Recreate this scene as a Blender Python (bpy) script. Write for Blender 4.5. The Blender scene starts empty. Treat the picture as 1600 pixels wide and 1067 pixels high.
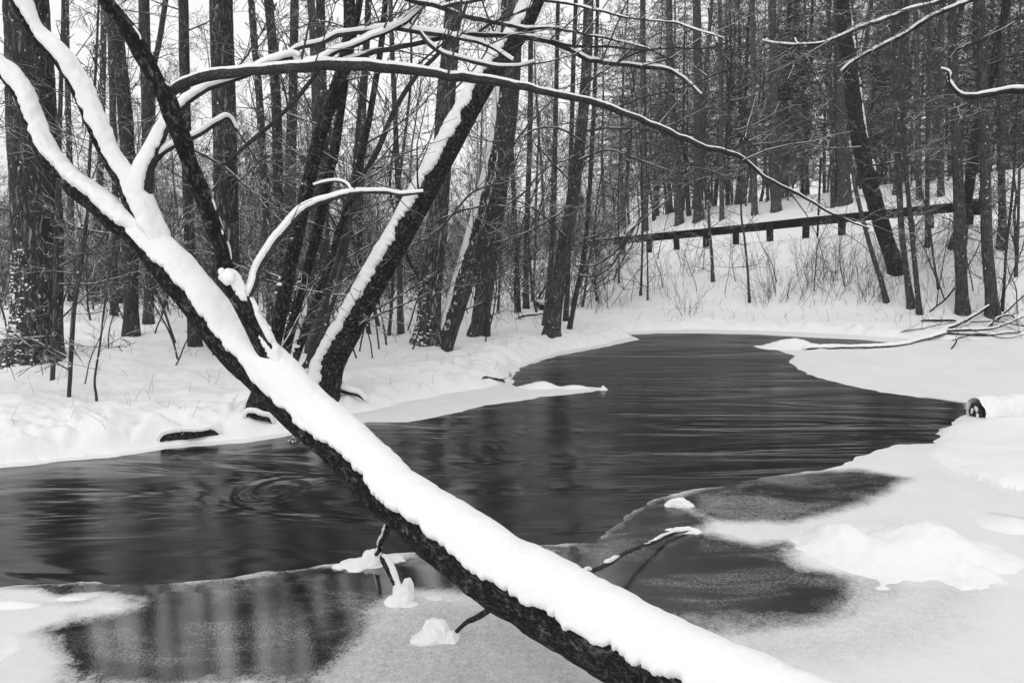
import bpy, math, random
import numpy as np
from mathutils import Vector
R = math.radians
sc = bpy.context.scene
COL = sc.collection

# ------------------------------------------------------------------ camera
F = 1200.0                       # focal length in pixels of the 1600 px photograph
PITCH = R(6.34)
CAMZ = 2.0
cam_d = bpy.data.cameras.new('camera'); cam = bpy.data.objects.new('camera', cam_d); COL.objects.link(cam)
cam_d.sensor_width = 36; cam_d.lens = 27.0; cam_d.clip_end = 2000; cam_d.clip_start = 0.05
cam.location = (0, 0, CAMZ); cam.rotation_euler = (R(90) - PITCH, 0, 0)
sc.camera = cam
# ------------------------------------------------------------------ world, sun, exposure
SUN_EL, SUN_AZ = R(48), R(200)
w = bpy.data.worlds.new('World'); sc.world = w; w.use_nodes = True
nt = w.node_tree; nt.nodes.clear()
sky = nt.nodes.new('ShaderNodeTexSky'); sky.sky_type = 'NISHITA'; sky.sun_disc = False
sky.sun_elevation = SUN_EL; sky.sun_rotation = SUN_AZ
bw = nt.nodes.new('ShaderNodeRGBToBW'); mx = nt.nodes.new('ShaderNodeMix'); mx.data_type = 'FLOAT'
mx.inputs[0].default_value = 0.86; mx.inputs[3].default_value = 7.6
bg = nt.nodes.new('ShaderNodeBackground'); bg.inputs[1].default_value = 0.145
wo = nt.nodes.new('ShaderNodeOutputWorld')
nt.links.new(sky.outputs[0], bw.inputs[0]); nt.links.new(bw.outputs[0], mx.inputs[2])
nt.links.new(mx.outputs[0], bg.inputs[0]); nt.links.new(bg.outputs[0], wo.inputs[0])
sl = bpy.data.lights.new('sun', 'SUN'); sl.energy = 0.6; sl.angle = R(25); sl.color = (1, 1, 1)
so = bpy.data.objects.new('sun', sl); COL.objects.link(so)
so.rotation_euler = (R(90) - SUN_EL, 0, R(180) - SUN_AZ)
sc.view_settings.view_transform = 'Standard'; sc.view_settings.look = 'None'
sc.view_settings.gamma = 1; sc.view_settings.exposure = 0.06
sc.cycles.max_bounces = 5; sc.cycles.diffuse_bounces = 3; sc.cycles.glossy_bounces = 2

# ------------------------------------------------------------------ pixel -> world
cp, sp = math.cos(PITCH), math.sin(PITCH)
def ray(px, py):
    x = (px - 800) / F; y = -(py - 533.5) / F
    # camera forward (0, cp, -sp), up (0, sp, cp)
    return np.array([x, cp + y * sp, -sp + y * cp])
def P(px, py, Y):
    d = ray(px, py); return d * (Y / d[1]) + np.array([0, 0, CAMZ])
def Z(px, py, z):
    d = ray(px, py); return d * ((z - CAMZ) / d[2]) + np.array([0, 0, CAMZ])
def ZP(pts, z=0.0): return np.array([Z(a, b, z)[:2] for a, b in pts])

# ------------------------------------------------------------------ noise
def _hash(ix, iy, iz, seed):
    h = (ix * 374761393 + iy * 668265263 + iz * 1274126177 + seed * 974711) & 0xffffffff
    h = ((h ^ (h >> 13)) * 1103515245) & 0xffffffff
    h = ((h ^ (h >> 16)) * 2246822519) & 0xffffffff
    return ((h ^ (h >> 15)) & 0xffffff) / float(0xffffff)
def vn(x, y, z=0.0, seed=0):
    x, y, z = np.broadcast_arrays(np.asarray(x, float), np.asarray(y, float), np.asarray(z, float))
    xi, yi, zi = np.floor(x), np.floor(y), np.floor(z)
    fx, fy, fz = x - xi, y - yi, z - zi
    xi, yi, zi = xi.astype(np.int64), yi.astype(np.int64), zi.astype(np.int64)
    fx, fy, fz = [t * t * (3 - 2 * t) for t in (fx, fy, fz)]
    o = 0
    for dx in (0, 1):
        for dy in (0, 1):
            for dz in (0, 1):
                o = o + _hash(xi + dx, yi + dy, zi + dz, seed) * (fx if dx else 1 - fx) * (fy if dy else 1 - fy) * (fz if dz else 1 - fz)
    return o - 0.5
def fbm(x, y, z=0.0, seed=0, oct=3):
    o = 0; a = 1.0; s = 1.0
    for k in range(oct):
        o = o + a * vn(np.asarray(x) * s, np.asarray(y) * s, np.asarray(z) * s, seed + k * 7); a *= 0.5; s *= 2.03
    return o
def sstep(a, b, x):
    t = np.clip((x - a) / (b - a), 0, 1); return t * t * (3 - 2 * t)
def poly_sd(X, Y, poly):
    """signed distance, positive inside"""
    X = np.asarray(X, float); Y = np.asarray(Y, float)
    d = np.full(X.shape, 1e9); ins = np.zeros(X.shape, bool)
    n = len(poly)
    for i in range(n):
        ax, ay = poly[i]; bx, by = poly[(i + 1) % n]
        ex, ey = bx - ax, by - ay; L = ex * ex + ey * ey + 1e-12
        t = np.clip(((X - ax) * ex + (Y - ay) * ey) / L, 0, 1)
        d = np.minimum(d, (X - ax - t * ex) ** 2 + (Y - ay - t * ey) ** 2)
        if abs(ey) > 1e-12:
            c = ((ay > Y) != (by > Y)) & (X < ex * (Y - ay) / ey + ax)
            ins ^= c
    return np.where(ins, 1, -1) * np.sqrt(d)

# ------------------------------------------------------------------ terrain
LAND = np.vstack([ZP([(-900, 790), (-300, 750), (0, 727), (100, 717), (180, 709), (300, 694), (380, 688), (450, 677), (500, 660),
    (560, 645), (640, 628), (700, 617), (760, 606), (790, 597), (800, 584), (815, 570), (870, 551), (950, 537), (985, 527),
    (978, 519), (1080, 515), (1200, 517), (1340, 524), (1440, 532), (1520, 531), (1600, 528), (1900, 528)], 0.0),
    np.array([[300, 40], [300, 420], [-300, 420], [-300, 8]])])
LAND2 = ZP([(1478, 669), (1505, 652), (1545, 640), (1620, 632), (2100, 640), (2300, 790), (1640, 775), (1560, 762), (1500, 742), (1440, 712)], 0.0)
OPEN = ZP([(-900, 1000), (-300, 930), (0, 917), (130, 906), (200, 912), (300, 905), (400, 896), (480, 886), (530, 880), (600, 868),
    (680, 862), (780, 856), (850, 851), (930, 846), (985, 800), (1030, 778), (1085, 764), (1140, 757), (1200, 742), (1290, 736),
    (1345, 712), (1400, 694), (1460, 692), (1500, 690), (1462, 678), (1482, 664), (1512, 648), (1508, 630), (1440, 621), (1380, 613),
    (1320, 601), (1265, 586), (1240, 572), (1232, 563), (1246, 556), (1222, 550), (1205, 543), (1240, 546), (1345, 546), (1420, 538), (1345, 531), (1260, 527),
    (1190, 523), (1100, 521), (1030, 521), (982, 523), (1000, 530), (950, 541), (870, 556), (815, 574), (802, 588), (800, 600), (812, 606),
    (900, 604), (940, 606), (925, 612), (850, 620), (760, 633), (700, 648), (640, 660), (575, 660), (520, 668), (450, 681), (380, 692),
    (300, 698), (180, 713), (100, 721), (0, 731), (-300, 756), (-900, 800)], 0.0)
RAIL = np.array([[-14, 46.0], [3.6, 33.0], [10, 28.0], [15, 24.7], [26, 18.5], [60, 6]])
RAILZ = np.array([1.0, 1.95, 2.62, 3.05, 3.5, 4.5])
def rail_frame(X, Y):
    best = np.full(np.shape(X), 1e9); s = np.zeros(np.shape(X)); hz = np.zeros(np.shape(X))
    for i in range(len(RAIL) - 1):
        a, b = RAIL[i], RAIL[i + 1]; e = b - a; L = e @ e
        t0 = ((X - a[0]) * e[0] + (Y - a[1]) * e[1]) / L
        t = np.clip(t0, 0, 1)
        dx, dy = X - a[0] - t * e[0], Y - a[1] - t * e[1]
        d = np.sqrt(dx * dx + dy * dy)
        side = np.where(e[0] * (Y - a[1]) - e[1] * (X - a[0]) < 0, 1, -1)  # + towards the river
        m = d < best
        best = np.where(m, d, best); s = np.where(m, d * side, s); hz = np.where(m, RAILZ[i] + t * (RAILZ[i + 1] - RAILZ[i]), hz)
    return s, hz
MOUNDS = []   # (x, y, rx, ry, h)
def mound(px, py, wpx, h, ry=None, z=0.0):
    c = Z(px, py, z); rx = wpx / F * c[1] / 2; MOUNDS.append((c[0], c[1], rx, ry if ry else rx, h))
mound(1318, 858, 125, .17, .30); mound(1440, 862, 190, .20, .42); mound(1370, 868, 220, .11, .42); mound(1520, 875, 180, .06, .30)
mound(1305, 843, 40, .05, .12)
mound(575, 886, 100, .02, .10); mound(633, 946, 60, .03, .06); mound(678, 1001, 84, .03, .08); mound(1066, 834, 60, .02, .05)
mound(1580, 822, 120, .05, .25); mound(20, 948, 150, .035, .07); mound(110, 938, 90, .03, .04); mound(175, 953, 80, .02, .025)
mound(-60, 1030, 200, .05, .3)
mound(845, 606, 65, .10, .18); mound(895, 607, 60, .055, .14); mound(942, 609, 14, .08, .06)
mound(1240, 543, 90, .20, .35); mound(1300, 543, 100, .09, .25); mound(460, 686, 20, .06, .15)
mound(300, 668, 90, .27, .13, .1)
def height(X, Y):
    X = np.asarray(X, float); Y = np.asarray(Y, float)
    d = poly_sd(X, Y, LAND) + 0.10 * fbm(X * 2.2, Y * 2.2, 0, 3) + .03 * fbm(X * 9, Y * 9, 0, 31)
    inland = np.clip(d, 0, None)
    leftish = sstep(1.5, -1.5, X)
    h = 0.0 + (0.14 + .10 * leftish) * (1 - np.exp(-inland / 0.22)) + 0.22 * (1 - np.exp(-inland / 3.0))
    h += sstep(.1, 1.2, inland) * (0.12 * fbm(X * .7, Y * .7, 0, 11) + .05 * fbm(X * 2.6, Y * 2.6, 0, 5) + .03 * np.abs(fbm(X * 6, Y * 6, 0, 17)))
    h += sstep(.02, .2, inland) * sstep(1.6, .3, inland) * (.20 * np.abs(fbm(X * 2.1, Y * 2.6, 0, 27)) ** .8 + .07 * fbm(X * 7, Y * 7, 0, 28) - .02)
    h = np.where(d > 0, h, -0.06 + 0 * h)
    s, hr = rail_frame(X, Y)
    wf = sstep(-6.0, 2.5, X + (Y - 30) * .25)           # embankment fades out to the left
    up = sstep(6.3, -0.3, s)
    back = np.clip(-s - 4, 0, None)
    hb = hr + (1.2 + 2.0 * sstep(4, 11, X)) * (1 - np.exp(-back / 4.5)) + .02 * np.clip(back - 14, 0, 60)
    hh = np.where(s > 0, h + (hr - h) * up, hb + .10 * fbm(X * .6, Y * .6, 0, 8))
    hh = hh + sstep(.2, 1, up) * (s > .5) * .10 * fbm(X * 1.8, Y * 1.8, 0, 21)
    h = np.where((d > 0), h * (1 - wf) + hh * wf, h)
    d2 = poly_sd(X, Y, LAND2) + .08 * fbm(X * 3, Y * 3, 0, 5)
    h = np.where(d2 > 0, np.maximum(h, .01 + .09 * (1 - np.exp(-np.clip(d2, 0, None) / .18)) + .03 * fbm(X * 2, Y * 2, 0, 9)), h)
    for (mx_, my_, rx, ry, mh) in MOUNDS:
        q = ((X - mx_) / rx) ** 2 + ((Y - my_) / ry) ** 2
        k = np.nonzero(q < 8)
        if not len(k[0]): continue
        x_, y_ = X[k], Y[k]
        q = q[k] * (1 + .5 * fbm(x_ * 4.5, y_ * 4.5, 0, 12) + .25 * fbm(x_ * 14, y_ * 14, 0, 19))
        h[k] = np.maximum(h[k], -0.02 + (mh + .02) * np.exp(-q * 1.2) * (1 + .15 * fbm(x_ * 7, y_ * 7, 0, 2)))
    near = sstep(2.1, .6, Y + .15 * X) * .45
    h = np.maximum(h, near * (1 + .1 * fbm(X, Y)) - .02 * (near < .02))
    return h
def H(x, y): return float(height(np.array([x]), np.array([y]))[0])
def G(px, py, y0=3.0, y1=120.0):
    d = ray(px, py); d = d / d[1]
    Yv = y1; a, b = y0, y1
    for n in (160, 40):
        Ys = np.geomspace(a, b, n); zs = CAMZ + d[2] * Ys; hs = height(d[0] * Ys, Ys)
        m = np.nonzero(zs <= np.maximum(hs, 0))[0]
        if not len(m): break
        Yv = Ys[m[0]]; a, b = Ys[max(m[0] - 1, 0)], Yv
    return np.array([d[0] * Yv, Yv, CAMZ + d[2] * Yv])

# ------------------------------------------------------------------ tagging
def tag(o, label=None, cat=None, group=None, kind=None):
    if label: o['label'] = label
    if cat: o['category'] = cat
    if group: o['group'] = group
    if kind: o['kind'] = kind
    return o
def empty(name, loc, label, cat, group=None):
    o = bpy.data.objects.new(name, None); COL.objects.link(o); o.location = loc; o.empty_display_size = .1
    return tag(o, label, cat, group)

# ------------------------------------------------------------------ mesh builder
class MB:
    def __init__(s): s.v = []; s.f = []; s.uv = []; s.n = 0
    def add(s, V, Fq, UV=None):
        V = np.asarray(V, float).reshape(-1, 3); Fq = np.asarray(Fq, np.int64).reshape(-1, 4)
        s.v.append(V); s.f.append(Fq + s.n); s.n += len(V)
        s.uv.append(np.zeros((len(V), 2)) if UV is None else np.asarray(UV).reshape(-1, 2))
    def box(s, c, sx, sy, sz, rot=None):
        v = np.array([[x, y, z] for x in (-.5, .5) for y in (-.5, .5) for z in (-.5, .5)]) * [sx, sy, sz]
        if rot is not None: v = v @ np.array(rot).T
        s.add(v + np.asarray(c), [[0, 1, 3, 2], [4, 6, 7, 5], [0, 4, 5, 1], [2, 3, 7, 6], [0, 2, 6, 4], [1, 5, 7, 3]])
    def build(s, name, mat, parent=None, smooth=True, attr=None, origin=None):
        V = np.vstack(s.v); Fq = np.vstack(s.f); UV = np.vstack(s.uv)
        if parent is not None and origin is None: origin = parent_loc(parent)
        if origin is not None: V = V - np.asarray(origin)
        me = bpy.data.meshes.new(name)
        me.vertices.add(len(V)); me.vertices.foreach_set('co', V.astype(np.float32).ravel())
        me.loops.add(Fq.size); me.loops.foreach_set('vertex_index', Fq.astype(np.int32).ravel())
        me.polygons.add(len(Fq)); me.polygons.foreach_set('loop_start', np.arange(0, Fq.size, 4, dtype=np.int32))
        try: me.polygons.foreach_set('loop_total', np.full(len(Fq), 4, np.int32))
        except Exception: pass
        ul = me.uv_layers.new(name='UVMap'); ul.data.foreach_set('uv', UV[Fq.ravel()].astype(np.float32).ravel())
        if attr:
            for k, a in attr.items():
                at = me.attributes.new(k, 'FLOAT', 'POINT'); at.data.foreach_set('value', a.astype(np.float32).ravel())
        me.polygons.foreach_set('use_smooth', np.full(len(Fq), smooth, bool))
        me.materials.append(mat); me.update(calc_edges=True)
        o = bpy.data.objects.new(name, me); COL.objects.link(o)
        if parent is not None: o.parent = parent
        elif origin is not None: o.location = origin
        return o
def parent_loc(o):
    l = np.zeros(3)
    while o is not None: l = l + np.array(o.location); o = o.parent
    return l
def nrm(a): return a / np.maximum(np.linalg.norm(a, axis=-1, keepdims=True), 1e-9)
def tubes(mb, C, Rr, S=3, ref=(0.31, -0.9, 0.29), disp=None, rfun=None):
    """C (B,N,3) centre lines, Rr (B,N) radii: B tapered tubes in one go"""
    C = np.asarray(C, float); Rr = np.asarray(Rr, float)
    if C.ndim == 2: C = C[None]; Rr = Rr[None]
    B, N = Rr.shape
    T = nrm(np.gradient(C, axis=1)); ref = np.broadcast_to(np.asarray(ref, float), T.shape)
    n = nrm(ref - (ref * T).sum(-1, keepdims=True) * T); b = np.cross(T, n)
    wrap = S >= 8; K = S + 1 if wrap else S
    ang = np.linspace(-math.pi, math.pi, S + 1)[:K]
    Rg = np.repeat(Rr[..., None], K, -1)
    ln = np.concatenate([np.zeros((B, 1)), np.cumsum(np.linalg.norm(np.diff(C, axis=1), axis=-1), 1)], 1)
    if rfun is not None: Rg = rfun(Rg, ang, ln)
    V = C[:, :, None] + Rg[..., None] * (np.cos(ang)[:, None] * n[:, :, None] + np.sin(ang)[:, None] * b[:, :, None])
    if disp is not None: V = disp(V)
    U = np.broadcast_to((ang / (2 * math.pi)) * (2 * math.pi * Rr.mean(1))[:, None, None], V.shape[:3])
    W = np.broadcast_to(ln[..., None], V.shape[:3])
    idx = np.arange(B * N * K).reshape(B, N, K)
    nxt = idx[:, :, 1:] if wrap else np.roll(idx, -1, 2)
    cur = idx[:, :, :-1] if wrap else idx
    Fq = np.stack([cur[:, :-1], nxt[:, :-1], nxt[:, 1:], cur[:, 1:]], -1)
    mb.add(V, Fq, np.stack([U, W], -1))
def spline(pts, step):
    """Catmull-Rom through rows (x,y,z,r...), resampled at about `step` metres"""
    p = np.asarray(pts, float); q = np.vstack([2 * p[0] - p[1], p, 2 * p[-1] - p[-2]])
    seg = np.linalg.norm(np.diff(p[:, :3], axis=0), axis=1); out = []
    for i in range(len(p) - 1):
        k = max(2, int(round(seg[i] / step)))
        t = np.linspace(0, 1, k, endpoint=False)[:, None]
        a, b_, c, d = q[i], q[i + 1], q[i + 2], q[i + 3]
        out.append(.5 * (2 * b_ + (c - a) * t + (2 * a - 5 * b_ + 4 * c - d) * t * t + (3 * b_ - a - 3 * c + d) * t ** 3))
    out.append(p[-1:]); o = np.vstack(out); o[:, 3] = np.clip(o[:, 3], p[:, 3].min(), p[:, 3].max()); return o

# ------------------------------------------------------------------ materials
def newmat(name):
    m = bpy.data.materials.new(name); m.use_nodes = True; t = m.node_tree
    return m, t, t.nodes['Principled BSDF']
def N_(t, typ, **kw):
    n = t.nodes.new(typ)
    for k, v in kw.items():
        if k.startswith('i_'): n.inputs[int(k[2:])].default_value = v
        else: setattr(n, k, v)
    return n
def math_(t, op, a, b=None, c=None, clamp=False):
    n = t.nodes.new('ShaderNodeMath'); n.operation = op; n.use_clamp = clamp
    for i, x in enumerate((a, b, c)):
        if x is None: continue
        if isinstance(x, (int, float)): n.inputs[i].default_value = x
        else: t.links.new(x, n.inputs[i])
    return n.outputs[0]
def mapr(t, x, a, b, c=0, d=1, smooth=True):
    n = t.nodes.new('ShaderNodeMapRange'); n.interpolation_type = 'SMOOTHSTEP' if smooth else 'LINEAR'
    t.links.new(x, n.inputs[0])
    for i, v in enumerate((a, b, c, d)): n.inputs[i + 1].default_value = v
    return n.outputs[0]
def mixc(t, f, a, b):
    n = t.nodes.new('ShaderNodeMix'); n.data_type = 'FLOAT'
    for i, x in ((0, f), (2, a), (3, b)):
        if isinstance(x, (int, float)): n.inputs[i].default_value = x
        else: t.links.new(x, n.inputs[i])
    return n.outputs[0]
def noise(t, vec, scale, detail=3, rough=.6, dist=0.0):
    n = t.nodes.new('ShaderNodeTexNoise'); n.inputs['Scale'].default_value = scale
    n.inputs['Detail'].default_value = detail; n.inputs['Roughness'].default_value = rough; n.inputs['Distortion'].default_value = dist
    if vec is not None: t.links.new(vec, n.inputs['Vector'])
    return n.outputs[0]
def scaled(t, vec, s, rot=None):
    n = t.nodes.new('ShaderNodeMapping'); t.links.new(vec, n.inputs[0]); n.inputs['Scale'].default_value = s
    if rot: n.inputs['Rotation'].default_value = rot
    return n.outputs[0]
def bump(t, b, h, strength, dist):
    n = t.nodes.new('ShaderNodeBump'); n.inputs['Strength'].default_value = strength; n.inputs['Distance'].default_value = dist
    t.links.new(h, n.inputs['Height']); t.links.new(n.outputs[0], b.inputs['Normal'])
def snow_mat(name, val=.86, fine=70, coarse=9, bs=.35):
    m, t, b = newmat(name); tc = N_(t, 'ShaderNodeNewGeometry')
    n1 = noise(t, tc.outputs['Position'], fine, 3, .65); n2 = noise(t, tc.outputs['Position'], coarse, 3, .5)
    h = math_(t, 'ADD', math_(t, 'MULTIPLY', n1, .25), n2)
    bump(t, b, h, bs, .02)
    c = mapr(t, n1, .3, .7, val * .95, val)
    if name == 'ground_snow':
        wt = N_(t, 'ShaderNodeAttribute', attribute_name='wet_undercut_shade'); c = mixc(t, math_(t, 'MULTIPLY', wt.outputs['Fac'], mapr(t, n1, .35, .5)), c, .02)  # wet waterline, with the shade of the bank's undercut painted into the snow colour
    t.links.new(c, b.inputs['Base Color'])
    b.inputs['Roughness'].default_value = .65; b.inputs['Specular IOR Level'].default_value = .25
    return m
def bark_mat(name, lo, hi, su=42, sv=6, bs=.7, bd=.012, topsnow=0.0, specks=0.0, frost=0.0):
    """furrowed bark from the tube UVs (metres); snow lies on faces that look up and sticks as specks"""
    m, t, b = newmat(name); uv = N_(t, 'ShaderNodeUVMap'); geo = N_(t, 'ShaderNodeNewGeometry'); oi = N_(t, 'ShaderNodeObjectInfo')
    v = scaled(t, uv.outputs[0], (su, sv, 1))
    nb = noise(t, v, 1.0, 4, .65, .8)
    ridge = math_(t, 'ABSOLUTE', math_(t, 'SUBTRACT', nb, .5))
    r = mapr(t, ridge, 0, .16)
    n2 = noise(t, geo.outputs['Position'], 5, 3)
    c = mixc(t, r, lo, hi); c = math_(t, 'MULTIPLY', c, mapr(t, n2, .25, .75, .6, 1.3, False))
    c = math_(t, 'MULTIPLY', c, math_(t, 'ADD', math_(t, 'MULTIPLY', oi.outputs['Random'], .5), .75))
    if frost:
        nf = noise(t, geo.outputs['Position'], 26, 4, .7)
        c = mixc(t, mapr(t, nf, .52, .72, 0, frost), c, .30)
    sn = None
    sep = N_(t, 'ShaderNodeSeparateXYZ'); t.links.new(geo.outputs['Normal'], sep.inputs[0])
    if topsnow:
        nn = noise(t, geo.outputs['Position'], 4.0, 3, .6)
        sn = math_(t, 'MULTIPLY', mapr(t, sep.outputs[2], .35, .75), mapr(t, nn, .58 - topsnow * .3, .66 - topsnow * .3))
    if specks:
        ns = noise(t, scaled(t, geo.outputs['Position'], (1, 1, .7)), 17, 2, .5)
        s2 = mapr(t, ns, .72 - specks * .1, .76 - specks * .1)
        sn = s2 if sn is None else math_(t, 'MAXIMUM', sn, s2)
    if sn is not None: c = mixc(t, sn, c, .8)
    t.links.new(c, b.inputs['Base Color']); b.inputs['Roughness'].default_value = .85; b.inputs['Specular IOR Level'].default_value = .2
    if bs: bump(t, b, r, bs, bd)
    return m
M = {}
M['snow'] = snow_mat('snow', .88)
M['snow_ground'] = snow_mat('ground_snow', .86, 45, 5, .3)
M['bark_near'] = bark_mat('wet_dark_bark', .008, .085, 44, 14, 1.0, .02, frost=.7)
M['bark_branch'] = bark_mat('branch_bark', .03, .11, 130, 40, .8, .006)
M['bark_oak'] = bark_mat('furrowed_bark', .03, .24, 24, 3.5, 1.0, .03, specks=.35)
M['bark'] = bark_mat('forest_bark', .04, .16, 34, 5, .8, .02, specks=.3)
M['bark_speckled'] = bark_mat('snow_speckled_bark', .05, .15, 50, 12, .8, .02, specks=1.2)
M['twig'] = bark_mat('twigs', .05, .095, 40, 10, 0, 0, topsnow=.55)
M['twig_dark'] = bark_mat('bare_twigs', .045, .09, 40, 10, 0, 0, topsnow=.25)
M['needle'] = bark_mat('conifer_needles', .025, .06, 40, 10, 0, 0, topsnow=.35)
M['wood'] = bark_mat('weathered_rail', .012, .03, 30, 3, .3, .004)
m, t, b = newmat('dull_metal_sign'); b.inputs['Base Color'].default_value = (.12, .12, .12, 1); b.inputs['Roughness'].default_value = .6
nn = noise(t, None, 6); t.links.new(mapr(t, nn, .3, .7, .08, .14), b.inputs['Base Color']); M['sign'] = m

# water: dark, smooth, drawn out along the flow
m, t, b = newmat('river_water'); geo = N_(t, 'ShaderNodeNewGeometry')
pos = geo.outputs['Position']
warp = noise(t, scaled(t, pos, (.35, .7, 1)), 1.0, 2)
n1 = noise(t, scaled(t, pos, (1.3, 4.6, 1), (0, 0, R(-4))), 1.0, 2, .5, 2.2)
n2 = noise(t, scaled(t, pos, (.5, 2.2, 1), (0, 0, R(8))), 1.0, 3, .55, 1.4)
sy0 = N_(t, 'ShaderNodeSeparateXYZ'); t.links.new(pos, sy0.inputs[0]); sy0 = sy0.outputs[1]
big = noise(t, scaled(t, pos, (.22, .5, 1), (0, 0, R(12))), 1.0, 2, .5, .8)
n3 = noise(t, scaled(t, pos, (.22, .85, 1), (0, 0, R(13))), 1.0, 3, .45, 2.6)
h = math_(t, 'ADD', math_(t, 'MULTIPLY', n1, math_(t, 'ADD', mapr(t, big, .42, .66, .0, .06), mapr(t, sy0, 12, 17, 0, .07))), math_(t, 'ADD', math_(t, 'MULTIPLY', n2, .16), math_(t, 'MULTIPLY', n3, 1.9)))
# eddy below the fallen trunk
E = Z(430, 765, 0)
sx = N_(t, 'ShaderNodeSeparateXYZ'); t.links.new(pos, sx.inputs[0])
dx = math_(t, 'SUBTRACT', sx.outputs[0], float(E[0])); dy = math_(t, 'MULTIPLY', math_(t, 'SUBTRACT', sx.outputs[1], float(E[1])), 0.75)
rr = math_(t, 'SQRT', math_(t, 'ADD', math_(t, 'MULTIPLY', dx, dx), math_(t, 'MULTIPLY', dy, dy)))
an = math_(t, 'ARCTAN2', dy, dx)
rip = math_(t, 'SINE', math_(t, 'ADD', math_(t, 'MULTIPLY', rr, 38), math_(t, 'ADD', an, math_(t, 'MULTIPLY', n2, 5))))
rip = math_(t, 'MULTIPLY', rip, mapr(t, rr, .10, .46, .22, 0))
h = math_(t, 'ADD', math_(t, 'MULTIPLY', h, math_(t, 'ADD', mapr(t, sy0, 6.5, 11, 1, .42), mapr(t, sy0, 12, 16.5, 0, .75))), rip)
bump(t, b, h, .2, .14)
b.inputs['Base Color'].default_value = (.012, .012, .012, 1)
t.links.new(math_(t, 'ADD', mapr(t, n3, .3, .7, .10, .22), mapr(t, sy0, 7, 16, 0, .17)), b.inputs['Roughness']); b.inputs['IOR'].default_value = 1.36
M['water'] = m
# ice: clear dark ice where frost=0, snow-dusted where frost=1
m, t, b = newmat('river_ice'); wa = N_(t, 'ShaderNodeAttribute', attribute_name='melt');  geo = N_(t, 'ShaderNodeNewGeometry'); at = N_(t, 'ShaderNodeAttribute', attribute_name='frost')
g1 = noise(t, geo.outputs['Position'], 75, 2, .7); g2 = noise(t, geo.outputs['Position'], 26, 4, .7); g3 = noise(t, geo.outputs['Position'], 3, 4, .6)
fr = math_(t, 'ADD', at.outputs['Fac'], math_(t, 'MULTIPLY', math_(t, 'SUBTRACT', g3, .5), .16))
g = math_(t, 'SUBTRACT', math_(t, 'ADD', math_(t, 'MULTIPLY', g1, .55), math_(t, 'MULTIPLY', g2, .45)), .5)
amp = math_(t, 'ADD', .14, math_(t, 'MULTIPLY', math_(t, 'MULTIPLY', math_(t, 'MAXIMUM', fr, 0.0), math_(t, 'POWER', math_(t, 'SUBTRACT', 1.0, fr, None, True), 1.7)), 9.0))
fac = math_(t, 'ADD', fr, math_(t, 'MULTIPLY', g, amp), None, True)
spk = mapr(t, noise(t, geo.outputs['Position'], 75, 1, .4), .76, .82, 0, .35)
fac = math_(t, 'MAXIMUM', fac, math_(t, 'MULTIPLY', spk, mapr(t, at.outputs['Fac'], .0, .12)))
cl = noise(t, scaled(t, geo.outputs['Position'], (1.1, 2.4, 1)), 1.3, 4, .6, 1.0)
t.links.new(mixc(t, fac, math_(t, 'MULTIPLY', mapr(t, cl, .38, .75, .01, .12), mapr(t, g1, .35, .65, .2, 1.9)), .80), b.inputs['Base Color'])
t.links.new(mapr(t, math_(t, 'ADD', fac, math_(t, 'MULTIPLY', math_(t, 'SUBTRACT', 1.0, wa.outputs['Fac']), .16)), 0, .5, .075, .7), b.inputs['Roughness']); t.links.new(mapr(t, wa.outputs['Fac'], 0, 1, 1.42, 2.1), b.inputs['IOR']); b.inputs['Specular IOR Level'].default_value = .85
bump(t, b, math_(t, 'ADD', math_(t, 'MULTIPLY', g1, .6), math_(t, 'ADD', math_(t, 'MULTIPLY', g2, .6), math_(t, 'MULTIPLY', fac, 2.0))), .07, .005)
M['ice'] = m

# ------------------------------------------------------------------ ground, ice, water
def sheet(name, U, Ys, zf, mat, kind, attrf=None):
    Ug, Yg = np.meshgrid(U, Ys); X = Ug * np.maximum(Yg, 2.6)
    Zg = zf(X, Yg); mb = MB()
    idx = np.arange(X.size).reshape(X.shape)
    Fq = np.stack([idx[:-1, :-1], idx[:-1, 1:], idx[1:, 1:], idx[1:, :-1]], -1)
    mb.add(np.stack([X, Yg, Zg], -1), Fq)
    o = mb.build(name, mat, attr={k: f(X, Yg) for k, f in (attrf or {}).items()})
    tag(o, kind=kind); return o
U = np.concatenate([np.linspace(-6, -1.0, 40, endpoint=False), np.linspace(-1.0, 1.0, 560), np.linspace(1.0, 6, 41)[1:]])
Ys = np.concatenate([np.linspace(-14, 2.2, 24, endpoint=False), np.geomspace(2.2, 60, 620), np.geomspace(60, 420, 150)[1:]])
def wet_undercut_shade(X, Y):  # dark line along the left bank: wet edge plus painted undercut shade
    sl = poly_sd(X, Y, LAND); so_ = poly_sd(X, Y, OPEN)
    return sstep(.07, .03, np.abs(height(X, Y) - .02) + .25 * np.clip(vn(X * 3, Y * 3, 0, 9), -.1, .3)) * sstep(-.12, -.06, so_) * (sl < .12) * (Y < 13) * (X < 0)
sheet('snow_ground', U, Ys, height, M['snow_ground'], 'structure', {'wet_undercut_shade': wet_undercut_shade})
mb = MB(); mb.add([[-200, -20, 0], [200, -20, 0], [200, 60, 0], [-200, 60, 0]], [[0, 1, 2, 3]])
tag(mb.build('river_water', M['water'], smooth=False), kind='structure')

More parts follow.
